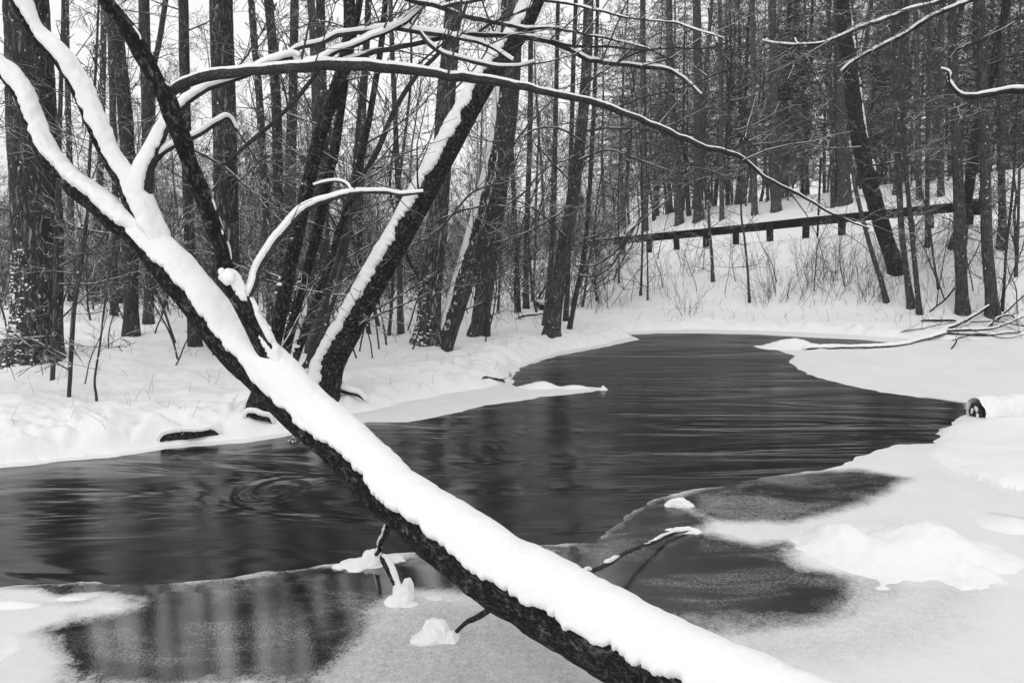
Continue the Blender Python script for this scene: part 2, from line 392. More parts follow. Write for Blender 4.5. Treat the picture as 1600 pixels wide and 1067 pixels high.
PATCH = [  # polygon (px), frost value, softness (m), edge noise
 ([(-200, 925), (130, 908), (300, 905), (530, 880), (700, 860), (850, 850), (900, 900), (760, 945), (690, 925), (640, 925), (585, 950), (588, 975), (565, 1010), (485, 1080), (80, 1080), (96, 1035), (75, 1010), (50, 992), (105, 968), (215, 948), (165, 935), (-200, 960)], -.04, .13, .12),
 ([(0, 918), (60, 922), (90, 935), (165, 926), (160, 934), (90, 944), (30, 946), (-100, 950), (-100, 915)], .9, .05, .03),
 ([(-200, 975), (0, 985), (60, 1000), (88, 1035), (75, 1090), (-200, 1100)], .86, .10, .05),
 ([(480, 1090), (560, 1015), (586, 985), (578, 958), (640, 934), (700, 940), (790, 952), (860, 1000), (960, 1090)], .56, .16, .06),
 ([(840, 850), (930, 842), (985, 800), (1035, 775), (1085, 800), (1110, 815), (1090, 833), (1130, 842), (1180, 853), (1225, 850), (1232, 868), (1262, 892), (1325, 905), (1356, 928), (1335, 955), (1295, 975), (1210, 988), (1125, 994), (1060, 985), (880, 900)], -.05, .13, .10),
 ([(1040, 780), (1085, 765), (1200, 742), (1345, 735), (1430, 748), (1378, 770), (1360, 786), (1310, 797), (1245, 818), (1150, 818), (1100, 812)], .0, .11, .08),
 ([(1040, 965), (1180, 958), (1290, 962), (1270, 978), (1120, 990), (960, 970)], .22, .06, .08),
 ([(1090, 775), (1180, 778), (1290, 790), (1230, 815), (1120, 812), (1095, 795)], .14, .06, .06),
 ([(1330, 898), (1400, 905), (1425, 925), (1400, 945), (1340, 952)], .62, .12, .04),
 ([(1060, 1000), (1300, 985), (1370, 950), (1480, 900), (1560, 930), (1500, 1000), (1300, 1035), (1180, 1040)], .74, .25, .10),
 ([(1460, 690), (1500, 690), (1462, 678), (1480, 664), (1455, 668), (1440, 680)], .35, .05, .04),
 ([(1440, 620), (1510, 630), (1512, 650), (1480, 645)], .12, .05, .04),
 ([(1540, 800), (1620, 850), (1700, 900), (1700, 860), (1600, 810)], .72, .05, .04),
]
PXY = [(ZP(p), v, s_, n_) for p, v, s_, n_ in PATCH]
def frost(X, Y):
    f = .93 + .06 * fbm(X * .9, Y * .9, 0, 44)
    n0 = fbm(X * 3.5, Y * 3.5, 0, 50, 4)
    for poly, v, soft, na in PXY:
        sd = poly_sd(X, Y, poly) + na * n0
        sd = sd + na * .35 * fbm(X * 22, Y * 22, 0, 55, 2); w_ = sstep(-soft * .85, soft * .85, sd); f = f * (1 - w_) + v * w_
    # frost crystals thicken in soft veils over the dark ice
    f = f + .12 * sstep(.0, .5, fbm(X * 1.6 + 3, Y * 1.6, 0, 61)) * (f < .5)
    return f
def melt(X, Y): return sstep(.9, .3, X + .25 * fbm(X * 2, Y * 2, 0, 90))   # film of melt water on the left-hand pool
def ice_z(X, Y):
    sd = -poly_sd(X, Y, OPEN) + .05 * fbm(X * 5, Y * 5, 0, 71, 4) + .05 * fbm(X * .8, Y * 6, 0, 72)
    return np.clip(sd * .05, -.04, .010)
sheet('river_ice', np.linspace(-1.05, 1.3, 560), np.geomspace(2.4, 27, 520), ice_z, M['ice'], 'structure', {'frost': frost, 'melt': melt})

# ------------------------------------------------------------------ branching
def grow(lines, p, d, L, r, lvl, mx_, rg, kids=(6, 6, 5, 4), lift=.05, wander=.22, spread=(35, 65), tip=.3, short=(.35, .6)):
    N = 6 if lvl == 0 else 4
    pts = [p.copy()]; dd = d.copy(); q = p.copy()
    for i in range(N - 1):
        dd = (dd + Vector((rg.gauss(0, wander), rg.gauss(0, wander), rg.gauss(0, wander) + lift)) * (.6 if lvl else .45)).normalized()
        q = q + dd * (L / (N - 1)); pts.append(q.copy())
    rad = [r * (1 - (1 - tip) * i / (N - 1)) for i in range(N)]
    lines.setdefault(N, []).append((pts, rad))
    if lvl < mx_:
        k = kids[min(lvl, len(kids) - 1)]
        for j in range(k):
            tt = (j + rg.random() * .8 + .6) / (k + .4); tt = min(tt, .98) * (N - 1); i = min(int(tt), N - 2); f = tt - i
            base = pts[i].lerp(pts[i + 1], f); ax = (pts[i + 1] - pts[i]).normalized()
            perp = ax.cross(Vector((rg.gauss(0, 1), rg.gauss(0, 1), rg.gauss(0, 1)))).normalized()
            a = R(rg.uniform(*spread)); cd = ax * math.cos(a) + perp * math.sin(a)
            grow(lines, base, cd, L * rg.uniform(*short) * (1.1 - .5 * tt / (N - 1)), max(r * .5 * (1 - .5 * tt / (N - 1)), .0022), lvl + 1, mx_, rg, kids, lift, wander, spread, tip, short)
def flush(mb, lines, S=3, minr=0.0):
    for N, ls in lines.items():
        C = np.array([[tuple(p) for p in l[0]] for l in ls]); Rr = np.maximum(np.array([l[1] for l in ls]), minr)
        tubes(mb, C, Rr, S)
def V3(a): return Vector((float(a[0]), float(a[1]), float(a[2])))

# snow lying along a limb: only the part of the ring within thmax of `up` stands proud of the bark
def snow_fun(r_in, T, thmax, seed, edge=.22, teeth=1.0, fq=22, patch=0.0, lump=.35, pf=(3.0, .5), fade=None):
    def f(Rg, ang, ln):
        A = ang[None, None, :]; Ln = ln[..., None]; s1 = np.sign(A + 1e-6)
        th = thmax(ln)[..., None] if callable(thmax) else thmax
        wl = Ln + .5 * vn(Ln * 2.1, s1 * 2.2, 0, seed + 12) / 2.1
        k_ = fq / 17.0
        nz = (.42 * vn(wl * 2.6 * k_, s1 * 3.3, 0, seed) + .34 * vn(wl * 7.3 * k_, s1 * 4.1, 0, seed + 8) + .22 * vn(wl * 21 * k_, s1 * 5.7, 0, seed + 1) * (1 + 1.6 * vn(wl * 3.1, s1, 0, seed + 3)) + .16 * vn(Ln * 55 * k_, s1 * 9.1, 0, seed + 2)) * teeth
        e = th + nz - np.abs(A)
        prof = sstep(0, edge, e)
        if fade is not None: prof = prof * fade(ln)[..., None]
        TT = (T(ln)[..., None] if callable(T) else T) * (1 + .9 * lump * vn(Ln * 2.3, A * .4, 0, seed + 14) + lump * vn(Ln * 7.7, A * 1.3, 0, seed + 4) + .5 * lump * vn(Ln * 26, A * 4, 0, seed + 5))
        if patch:
            prof = prof * sstep(patch - .08, patch + .08, .5 + vn(Ln * pf[0], A * pf[1], 0, seed + 6) + .6 * vn(Ln * pf[0] * 2.7, A * pf[1] * 2.7, 0, seed + 7))
        return np.where(prof > .02, Rg + .002 + TT * np.sqrt(prof) * (.45 + .55 * np.cos(np.clip(A / (th + .3), -1, 1) * math.pi / 2)), Rg * .8)
    return f
BRQ = []
def limb(parent, pts, step, S, name='limb', mat=None, snow=None, ref=(0, -.05, 1), rough=.06, bump_f=9, seed=1, snow_name='snow_cover'):
    """pts rows (x,y,z,r) world. snow: dict(T, th, ...)"""
    jit = {'branch': .012, 'limb': .006, 'stem': .008, 'wood': .012}.get(name, 0)
    def wob(q_):
        if not jit: return q_
        l_ = np.concatenate([[0], np.cumsum(np.linalg.norm(np.diff(q_[:, :3], axis=0), axis=1))]); e_ = np.minimum(1, np.minimum(l_, l_[-1] - l_) / .12) * jit * min(1, l_[-1] / 1.2)
        q_ = q_.copy()
        for a_ in range(3): q_[:, a_] += e_ * (1.5 * vn(l_ * 4.5, a_ * 7.3, 0, seed + 60) + .8 * vn(l_ * 13, a_ * 5.1, 0, seed + 61))
        q_[:, 3] *= 1 + .22 * vn(l_ * 9, 3.3, 0, seed + 62) + .3 * np.clip(vn(l_ * 5, 1.3, 0, seed + 63) - .28, 0, 1)
        return q_
    pts = np.asarray(pts, float)
    q = wob(spline(pts, step)); mb = MB()
    def rf(Rg, ang, ln):
        A = ang[None, None, :]; Ln = ln[..., None]; ca, sa = np.cos(A), np.sin(A)
        n = fbm(ca * 1.6, sa * 1.6, Ln * bump_f * .5, seed, 3)
        n2 = fbm(ca * 4.5, sa * 4.5, Ln * bump_f * 2.2, seed + 9, 3)
        return Rg * (1 + rough * 1.6 * n + rough * n2)
    tubes(mb, q[:, :3], q[:, 3], S, ref, rfun=rf if rough else None)
    o = mb.build(name, mat, parent)
    if snow:
        sn = dict(snow); ms = MB(); sref = sn.pop('ref', ref); Ss = sn.pop('S', max(24, S)); st = sn.pop('step', step * .6)
        q2 = wob(spline(pts, st))
        q2[:, 3] = np.maximum(q2[:, 3], .002)
        tubes(ms, q2[:, :3], q2[:, 3], Ss, sref, rfun=snow_fun(None, seed=seed + 20, **sn))
        ms.build(snow_name, M['snow'], parent)
    if parent.name.startswith('leaning_tree') and name == 'branch': BRQ.append(q)
    return o, q
def clots(parent, q, n, l0, l1, a0, asd, s0, s1, seed, mb=None):
    rr = random.Random(seed); ln = np.concatenate([[0], np.cumsum(np.linalg.norm(np.diff(q[:, :3], axis=0), axis=1))]); mb = mb or MB()
    for k in range(n):
        l = l0 + (l1 - l0) * rr.random() ** 2.4; c = np.array([np.interp(l, ln, q[:, i]) for i in range(4)])
        a = R(a0) + rr.gauss(0, R(asd)); d = np.array([math.cos(a), math.sin(a), 0]); s_ = rr.uniform(s0, s1) * (1.3 - .6 * (l - l0) / (l1 - l0))
        lump(mb, c[:3] + d * (c[3] * 1.0), s_ * rr.uniform(.7, 2.0), s_ * .6, s_ * rr.uniform(.35, .8), seed + k, 7, .9)
    o = mb.build('snow_cover', M['snow'], parent); tag(o, kind='stuff'); return o
def lump(mb, c, rx, ry, rz, seed, n=20, rough=.3):
    th = np.linspace(0, math.pi, n); ph = np.linspace(0, 2 * math.pi, 2 * n + 1)
    T_, P_ = np.meshgrid(th, ph, indexing='ij')
    d = np.stack([np.sin(T_) * np.cos(P_), np.sin(T_) * np.sin(P_), np.cos(T_)], -1)
    k = 1 + rough * fbm(d[..., 0] * 1.7, d[..., 1] * 1.7, d[..., 2] * 1.7 + seed, seed, 3)
    V = d * k[..., None] * [rx, ry, rz] + np.asarray(c)
    idx = np.arange(V.shape[0] * V.shape[1]).reshape(V.shape[:2])
    mb.add(V, np.stack([idx[:-1, :-1], idx[1:, :-1], idx[1:, 1:], idx[:-1, 1:]], -1))

# ------------------------------------------------------------------ the leaning foreground tree
root = P(1480, 1215, 2.55); root[2] = max(root[2], .1)
ft = empty('leaning_tree', root, 'front tree leaning across the river, its thick forked trunk heaped with snow', 'tree')
# lower (bark) edge of the trunk, total width in px, depth
EDGE = [(185, 372, 58, 4.45), (235, 425, 64, 4.42), (290, 492, 68, 4.35), (338, 556, 74, 4.3), (385, 604, 84, 4.22), (425, 648, 88, 4.15), (460, 682, 88, 4.1),
        (510, 724, 90, 4.0), (560, 777, 94, 3.9), (597, 815, 98, 3.8), (655, 868, 112, 3.65), (700, 902, 118, 3.55), (752, 945, 126, 3.45),
        (800, 972, 130, 3.38), (850, 1005, 136, 3.3), (905, 1042, 142, 3.2), (985, 1090, 150, 3.1), (1120, 1165, 165, 2.9), (1290, 1250, 185, 2.7), (1420, 1300, 200, 2.55)]
TS = .075
tr = []
for i, (x, y, wd, Yd) in enumerate(EDGE):
    a = EDGE[max(i - 1, 0)]; b_ = EDGE[min(i + 1, len(EDGE) - 1)]
    tx, ty = b_[0] - a[0], b_[1] - a[1]; L_ = math.hypot(tx, ty); nx, ny = ty / L_, -tx / L_
    Tm = .06 if x < 400 else TS
    rpx = (wd - Tm * F / Yd * .9) / 2
    c = P(x + nx * rpx, y + ny * rpx, Yd); tr.append((*c, rpx * Yd / F))
tr = np.array(tr)[::-1]
tr[-1, 3] *= .72
tl = np.linalg.norm(np.diff(tr[:, :3], axis=0), axis=1).sum()
limb(ft, tr, .02, 72, 'trunk', M['bark_near'], dict(T=lambda l: .075 - .025 * np.clip(l / tl, 0, 1), thmax=1.20, S=120, step=.007, edge=.16, teeth=.8, fq=17, lump=.24, fade=lambda l: sstep(tl, tl - .10, l)), ref=(0.1, -.18, 1), rough=.075, seed=3)
def trace(pts, k=1.0): return np.array([(*P(x, y, Yd), wpx * Yd / F / 2 * k) for x, y, Yd, wpx in pts])
SN = lambda T, th=1.35, **k: dict(T=T * .86, thmax=th * .86, edge=.24, teeth=1.0, fq=17, S=56, lump=.5, **{**dict(fade=lambda l: .25 + .75 * sstep(0, .14, l)), **k})
# left limb
limb(ft, trace([(245, 400, 4.44, 25.8), (215, 366, 4.45, 34.4), (180, 345, 4.45, 34.4), (148, 318, 4.46, 31.0), (108, 286, 4.48, 27.5), (75, 246, 4.5, 24.9), (54, 202, 4.52, 23.2), (38, 160, 4.54, 21.5), (15, 126, 4.56, 19.8), (-15, 98, 4.6, 18.1), (-80, 40, 4.7, 15.5), (-150, -60, 4.9, 12.0)]),
     .02, 32, 'limb', M['bark_near'], SN(.050, 1.15, step=.009), ref=(.1, -.35, 1), seed=11)
# middle limb
limb(ft, trace([(252, 402, 4.42, 33.6), (232, 362, 4.44, 38.6), (213, 322, 4.45, 35.3), (196, 285, 4.45, 28.6), (172, 250, 4.45, 24.4), (152, 208, 4.45, 22.7), (134, 165, 4.45, 21.8), (112, 122, 4.44, 21.0), (86, 86, 4.43, 20.2), (55, 55, 4.42, 19.3), (32, 15, 4.4, 18.5), (12, -30, 4.38, 16.8), (-30, -120, 4.3, 13.4)]),
     .02, 32, 'limb', M['bark_near'], SN(.048, 1.3, step=.009), ref=(.35, -.35, 1), seed=13)
# right limb and its snowy continuation
limb(ft, trace([(262, 402, 4.42, 28.8), (240, 362, 4.44, 31.7), (226, 315, 4.45, 27.4), (226, 280, 4.45, 24.5), (236, 247, 4.47, 20.2), (252, 214, 4.5, 14.4), (268, 188, 4.53, 10.8), (290, 164, 4.56, 9.4), (318, 143, 4.6, 8.6), (350, 130, 4.64, 7.9), (385, 118, 4.68, 7.2), (420, 100, 4.72, 6.5), (455, 90, 4.76, 5.8), (466, 93, 4.77, 5.0)]),
     .018, 24, 'limb', M['bark_branch'], SN(.034, 1.35, step=.009), ref=(-.1, -.3, 1), seed=15)
limb(ft, trace([(455, 94, 4.77, 7), (475, 99, 4.78, 8), (500, 97, 4.8, 8), (535, 78, 4.84, 8), (575, 62, 4.9, 6), (640, 30, 5.0, 4), (700, -30, 5.1, 3)]),
     .02, 16, 'branch', M['bark_branch'], SN(.030, 1.25, step=.012), seed=16)
limb(ft, trace([(448, 88, 4.76, 6), (465, 78, 4.78, 6), (500, 67, 4.8, 6), (530, 54, 4.84, 6), (565, 50, 4.9, 6), (600, 45, 4.95, 6), (630, 45, 5.0, 6), (670, 52, 5.02, 6), (710, 58, 5.05, 5), (760, 72, 5.1, 4), (800, 96, 5.15, 2)]),
     .02, 16, 'branch', M['bark_branch'], SN(.022, 1.1, step=.012), seed=17)
limb(ft, trace([(655, 50, 5.01, 5), (672, 70, 5.02, 6), (695, 84, 5.04, 6), (740, 96, 5.08, 6), (775, 104, 5.1, 5), (810, 104, 5.15, 3), (835, 98, 5.2, 2)]),
     .02, 12, 'branch', M['bark_branch'], SN(.016, 1.1, step=.012), seed=18)
# short snowy side branch right of the fork
limb(ft, trace([(240, 252, 4.48, 12), (258, 236, 4.5, 9), (285, 222, 4.55, 8), (315, 208, 4.6, 7), (340, 192, 4.65, 6), (356, 185, 4.7, 4), (368, 203, 4.75, 2)]),
     .02, 12, 'branch', M['bark_branch'], SN(.024, 1.2, step=.012), seed=19)
# upright stub from the trunk, snow on its right side
limb(ft, trace([(452, 640, 4.18, 24), (440, 605, 4.16, 30), (428, 575, 4.14, 30), (408, 532, 4.12, 29), (388, 492, 4.1, 29), (368, 455, 4.08, 30), (355, 432, 4.07, 26), (350, 425, 4.07, 5)]),
     .015, 32, 'stub', M['bark_near'], dict(T=.02, thmax=.8, edge=.25, teeth=1.2, fq=24, S=48, step=.008, patch=.42, lump=.6, pf=(5, 1)), ref=(1, -.55, .7), seed=21)
mb = MB(); lump(mb, P(357, 434, 4.03), .045, .045, .042, 3, 22, .4); lump(mb, P(346, 424, 4.05), .016, .016, .02, 4, 12, .4); mb.build('snow_cap', M['snow'], ft)
# dark stem rising from the stub
limb(ft, trace([(362, 450, 4.10, 16), (352, 420, 4.10, 22), (343, 385, 4.08, 24), (328, 340, 4.05, 24), (312, 295, 4.03, 25), (297, 252, 4.0, 26), (282, 208, 4.0, 27), (264, 165, 4.0, 30), (243, 125, 3.98, 26), (220, 85, 3.96, 25), (195, 42, 3.94, 25), (170, 5, 3.92, 24), (140, -45, 3.9, 22), (80, -150, 3.85, 17)]),
     .015, 32, 'stem', M['bark_near'], dict(T=.007, thmax=.45, edge=.3, teeth=1.3, fq=20, S=40, step=.012, patch=.78, lump=.5, pf=(5, .9)), ref=(1, -.1, .6), rough=.09, seed=23)
mb = MB(); lump(mb, P(259, 143, 3.99), .022, .03, .05, 5, 16, .3); mb.build('snow_cap', M['snow'], ft)
# the long arching branch
_, arch = limb(ft, trace([(256, 160, 4.02, 10), (272, 143, 4.03, 14), (292, 129, 4.04, 14), (330, 117, 4.06, 15), (380, 112, 4.1, 15), (430, 109, 4.14, 15), (480, 105, 4.18, 15), (520, 102, 4.22, 15), (560, 105, 4.26, 14),
     (640, 112, 4.35, 14), (700, 119, 4.42, 13), (770, 127, 4.5, 12), (830, 139, 4.6, 11), (900, 156, 4.7, 10), (960, 172, 4.8, 9), (1010, 192, 4.9, 8), (1060, 213, 5.0, 8), (1100, 229, 5.05, 7), (1135, 238, 5.1, 7),
     (1162, 252, 5.15, 5), (1200, 282, 5.2, 4.5), (1250, 306, 5.3, 4), (1300, 334, 5.4, 3.2), (1358, 357, 5.5, 2.4)]),
     .02, 16, 'branch', M['bark_branch'], dict(T=lambda l: .011 * np.clip(1.25 - l / 3.6, .2, 1), thmax=.75, edge=.4, teeth=1.0, fq=26, S=28, step=.01, patch=.12, lump=.6), seed=25)
limb(ft, trace([(1133, 237, 5.1, 4), (1138, 205, 5.1, 4), (1140, 150, 5.12, 3), (1143, 90, 5.15, 2.5), (1140, 20, 5.2, 2)]), .03, 8, 'branch', M['bark_branch'], seed=26)
limb(ft, trace([(1135, 200, 5.1, 2.5), (1155, 208, 5.1, 2), (1185, 235, 5.1, 1.3)]), .03, 6, 'branch', M['bark_branch'], seed=27)
# second arching branch above it
limb(ft, trace([(538, 96, 4.9, 7), (560, 90, 4.92, 7), (585, 81, 4.95, 7), (620, 73, 5.0, 7), (660, 66, 5.05, 7), (700, 58, 5.1, 7), (740, 54, 5.15, 7), (790, 57, 5.2, 7), (840, 62, 5.3, 7), (880, 75, 5.35, 7), (915, 92, 5.4, 7), (960, 100, 5.5, 6), (1000, 105, 5.55, 6), (1045, 110, 5.6, 5), (1075, 130, 5.7, 4), (1095, 148, 5.75, 2)]),
     .02, 12, 'branch', M['bark_branch'], dict(T=.012, thmax=.8, edge=.4, teeth=1.2, fq=26, S=24, step=.012, patch=.3, lump=.6), seed=28)
limb(ft, trace([(860, 64, 5.3, 4), (900, 72, 5.35, 4), (950, 74, 5.4, 3), (1010, 80, 5.5, 2)]), .03, 8, 'branch', M['bark_branch'], seed=29)
for k, pts in enumerate(([(600, -16, 4.9, 7), (650, 4, 4.95, 7), (690, 12, 5.0, 7), (725, 24, 5.05, 7), (770, 33, 5.1, 6), (820, 43, 5.2, 5), (880, 47, 5.3, 4), (950, 62, 5.4, 3), (1010, 76, 5.5, 2.5), (1060, 98, 5.6, 1.5)],
                         [(690, 12, 5.0, 5), (740, 2, 5.0, 5), (800, -4, 5.05, 4), (860, 2, 5.1, 4), (920, 14, 5.2, 3), (990, 30, 5.3, 2.5), (1060, 38, 5.4, 2), (1130, 60, 5.5, 1.2)],
                         [(742, 54, 5.15, 4), (770, 36, 5.2, 3.5), (810, 20, 5.3, 3), (850, 2, 5.4, 2.5), (890, -20, 5.5, 1.5)],
                         [(960, 100, 5.5, 3), (1000, 84, 5.5, 3), (1050, 76, 5.55, 2.5), (1110, 74, 5.6, 2), (1170, 56, 5.7, 1.2)],
                         [(640, 112, 4.35, 3), (670, 88, 4.4, 3), (700, 60, 4.4, 2.5), (718, 20, 4.45, 2), (722, -20, 4.5, 1.2)],
                         [(960, 170, 4.8, 3.5), (1010, 150, 4.9, 3), (1060, 140, 5.0, 2.5), (1110, 120, 5.1, 2), (1180, 96, 5.2, 1.2)])):
    limb(ft, trace(pts), .03, 8, 'branch', M['bark_branch'], dict(T=.008, thmax=.8, edge=.4, teeth=1.2, fq=26, S=16, step=.015, patch=.5, lump=.6) if k < 2 else None, seed=140 + k)
# curved snowy branch from the stub
limb(ft, trace([(380, 478, 4.1, 8.0), (392, 455, 4.1, 9.6), (402, 425, 4.12, 10.4), (417, 395, 4.14, 10.4), (440, 365, 4.16, 9.6), (470, 335, 4.18, 8.8), (500, 318, 4.2, 8.0), (540, 303, 4.22, 8.0), (580, 300, 4.25, 6.4), (630, 303, 4.3, 6.4), (661, 301, 4.33, 4.0)]),
     .018, 16, 'branch', M['bark_branch'], dict(T=lambda l: .022 - .013 * sstep(.5, .9, l), thmax=1.1, edge=.35, teeth=.9, fq=24, S=40, step=.009), ref=(-.5, -.35, 1), seed=30)
limb(ft, trace([(548, 301, 4.22, 5), (540, 288, 4.22, 5), (525, 283, 4.22, 4), (505, 286, 4.22, 4), (490, 290, 4.22, 2)]), .02, 8, 'branch', M['bark_branch'], dict(T=.008, thmax=.9, S=16, step=.012), seed=31)
# long plain side branch (lower left to the arch)
limb(ft, trace([(338, 262, 4.6, 4), (360, 250, 4.55, 5), (395, 218, 4.5, 6), (430, 188, 4.45, 6.5), (460, 158, 4.4, 6.5), (485, 128, 4.35, 6.5), (500, 108, 4.3, 6)]), .03, 8, 'branch', M['bark_branch'], seed=32)
# broken branches under the trunk that reach the ice
def toice(px, py, z=0.0): return Z(px, py, z)
limb(ft, np.array([(*P(606, 822, 3.95), .016), (*P(598, 842, 4.4), .015), (*Z(588, 866, .08), .012), (*Z(580, 880, .0), .008)]), .02, 12, 'branch', M['bark_near'], SN(.018, 1.0, step=.012), seed=33)
limb(ft, np.array([(*P(594, 868, 4.5), .006), (*P(600, 876, 4.5), .022), (*Z(608, 892, .12), .020), (*Z(618, 915, .05), .016), (*Z(630, 938, .0), .01)]), .02, 12, 'branch', M['bark_near'], dict(T=.018, thmax=.8, S=24, step=.012), ref=(1, .2, 1), seed=34)
limb(ft, np.array([(*P(785, 935, 3.45), .016), (*P(765, 952, 3.5), .014), (*P(742, 967, 3.65), .016), (*P(730, 973, 3.75), .012), (*Z(708, 991, .02), .011)]), .02, 12, 'branch', M['bark_near'], seed=35)
limb(ft, np.array([(*P(880, 915, 3.5), .013), (*P(915, 896, 3.9), .012), (*P(950, 880, 4.35), .013), (*P(985, 860, 4.75), .012), (*Z(1030, 842, .05), .012), (*Z(1058, 832, .03), .008), (*Z(1090, 829, .01), .005)]), .02, 10, 'branch', M['bark_branch'], dict(T=.014, thmax=.7, S=20, step=.012, patch=.68, edge=.3, teeth=1, fq=20), seed=36)
# fine twigs on the outer branches of this tree
lines = {}; rg = random.Random(5)
for (x, y, Yd, L, ux, uy) in [(700, 117, 4.4, .5, .3, .9), (860, 62, 5.3, .7, .6, .5), (900, 72, 5.35, .8, .5, .8), (1000, 104, 5.5, .8, .8, .3), (1050, 112, 5.6, .7, .9, -.3), (1060, 214, 5.0, .4, .3, -.8), (1160, 251, 5.1, .5, .8, .3),
     (640, 46, 5.0, .6, .5, .7), (760, 72, 5.1, .5, .8, .4), (820, 103, 5.15, .5, .9, .2), (600, 44, 4.9, .7, .5, .9), (470, 100, 4.3, .5, .4, 1), (368, 200, 4.7, .35, .5, -.7), (940, 96, 5.4, .8, .5, .9), (1230, 297, 5.3, .4, .7, -.5), (1300, 334, 5.4, .35, .9, -.2)]:
    lines = {}; grow(lines, V3(P(x, y, Yd)), Vector((ux, rg.uniform(-.3, .5), uy)).normalized(), L * 1.7, .006, 0, 3, rg, (3, 5, 4, 3), .02, .25, (25, 60))
    mb = MB(); flush(mb, lines, 4, .0016); mb.build('twig', M['twig'], ft)
for k in range(64):
    q = BRQ[rg.choice([0, 1, 2, 4, 4, 4, 5, 5, 6, 8, 8, 9, 10, 11, 12, 13, 14, 15])]; i = rg.randint(int(len(q) * .15), len(q) - 2)
    up = rg.choice((1, 1, 1, -1)); t_ = Vector(q[i + 1, :3] - q[i, :3]).normalized()
    lines = {}; grow(lines, V3(q[i]), (t_ * .7 + Vector((rg.gauss(0, .3), rg.gauss(0, .4), up * rg.uniform(.4, 1)))).normalized(), rg.uniform(.18, .6), .0035, 2, 3, rg, (3, 3, 4, 3), .03, .16, (25, 60))
    mb = MB(); flush(mb, lines, 4, .0014); mb.build('twig', M['twig'], ft)
def snow_heap(label, blobs, seed):
    c0 = Z(blobs[0][0], blobs[0][1], 0); mb = MB()
    for k, (x, y, wpx, hz, ry) in enumerate(blobs):
        c = Z(x, y, 0); lump(mb, (c[0], c[1], .0), wpx / F * c[1] / 2, ry, hz, seed + k, 34, .42)
    tag(mb.build('snow_mound', M['snow'], origin=c0), label, 'snow mound')
snow_heap('low spread of snow on the ice around the broken branch nearest the river', [(583, 880, 34, .09, .09), (560, 884, 60, .04, .12), (610, 876, 50, .03, .06), (533, 887, 30, .02, .05)], 41)
snow_heap('upright heap of snow at the foot of the forked stick under the trunk', [(630, 942, 36, .11, .07), (636, 932, 24, .12, .05), (622, 944, 44, .05, .06)], 51)
snow_heap('rounded snow pile on grey ice at the end of the short stick', [(682, 996, 50, .10, .08), (672, 1000, 66, .05, .09), (704, 1000, 30, .05, .06)], 61)
snow_heap('thin flat flake of snow on the ice right of the upright heap', [(680, 936, 36, .015, .05), (700, 940, 26, .01, .03)], 65)
snow_heap('small rough lump of snow standing in open water in midstream', [(1062, 792, 40, .075, .06), (1048, 792, 22, .05, .04), (1075, 792, 20, .05, .04)], 71)
snow_heap('flat tuft of snow on the ice at the tip of the long thin stick', [(1070, 832, 44, .045, .05), (1085, 833, 26, .03, .05), (1050, 830, 24, .02, .03)], 81)

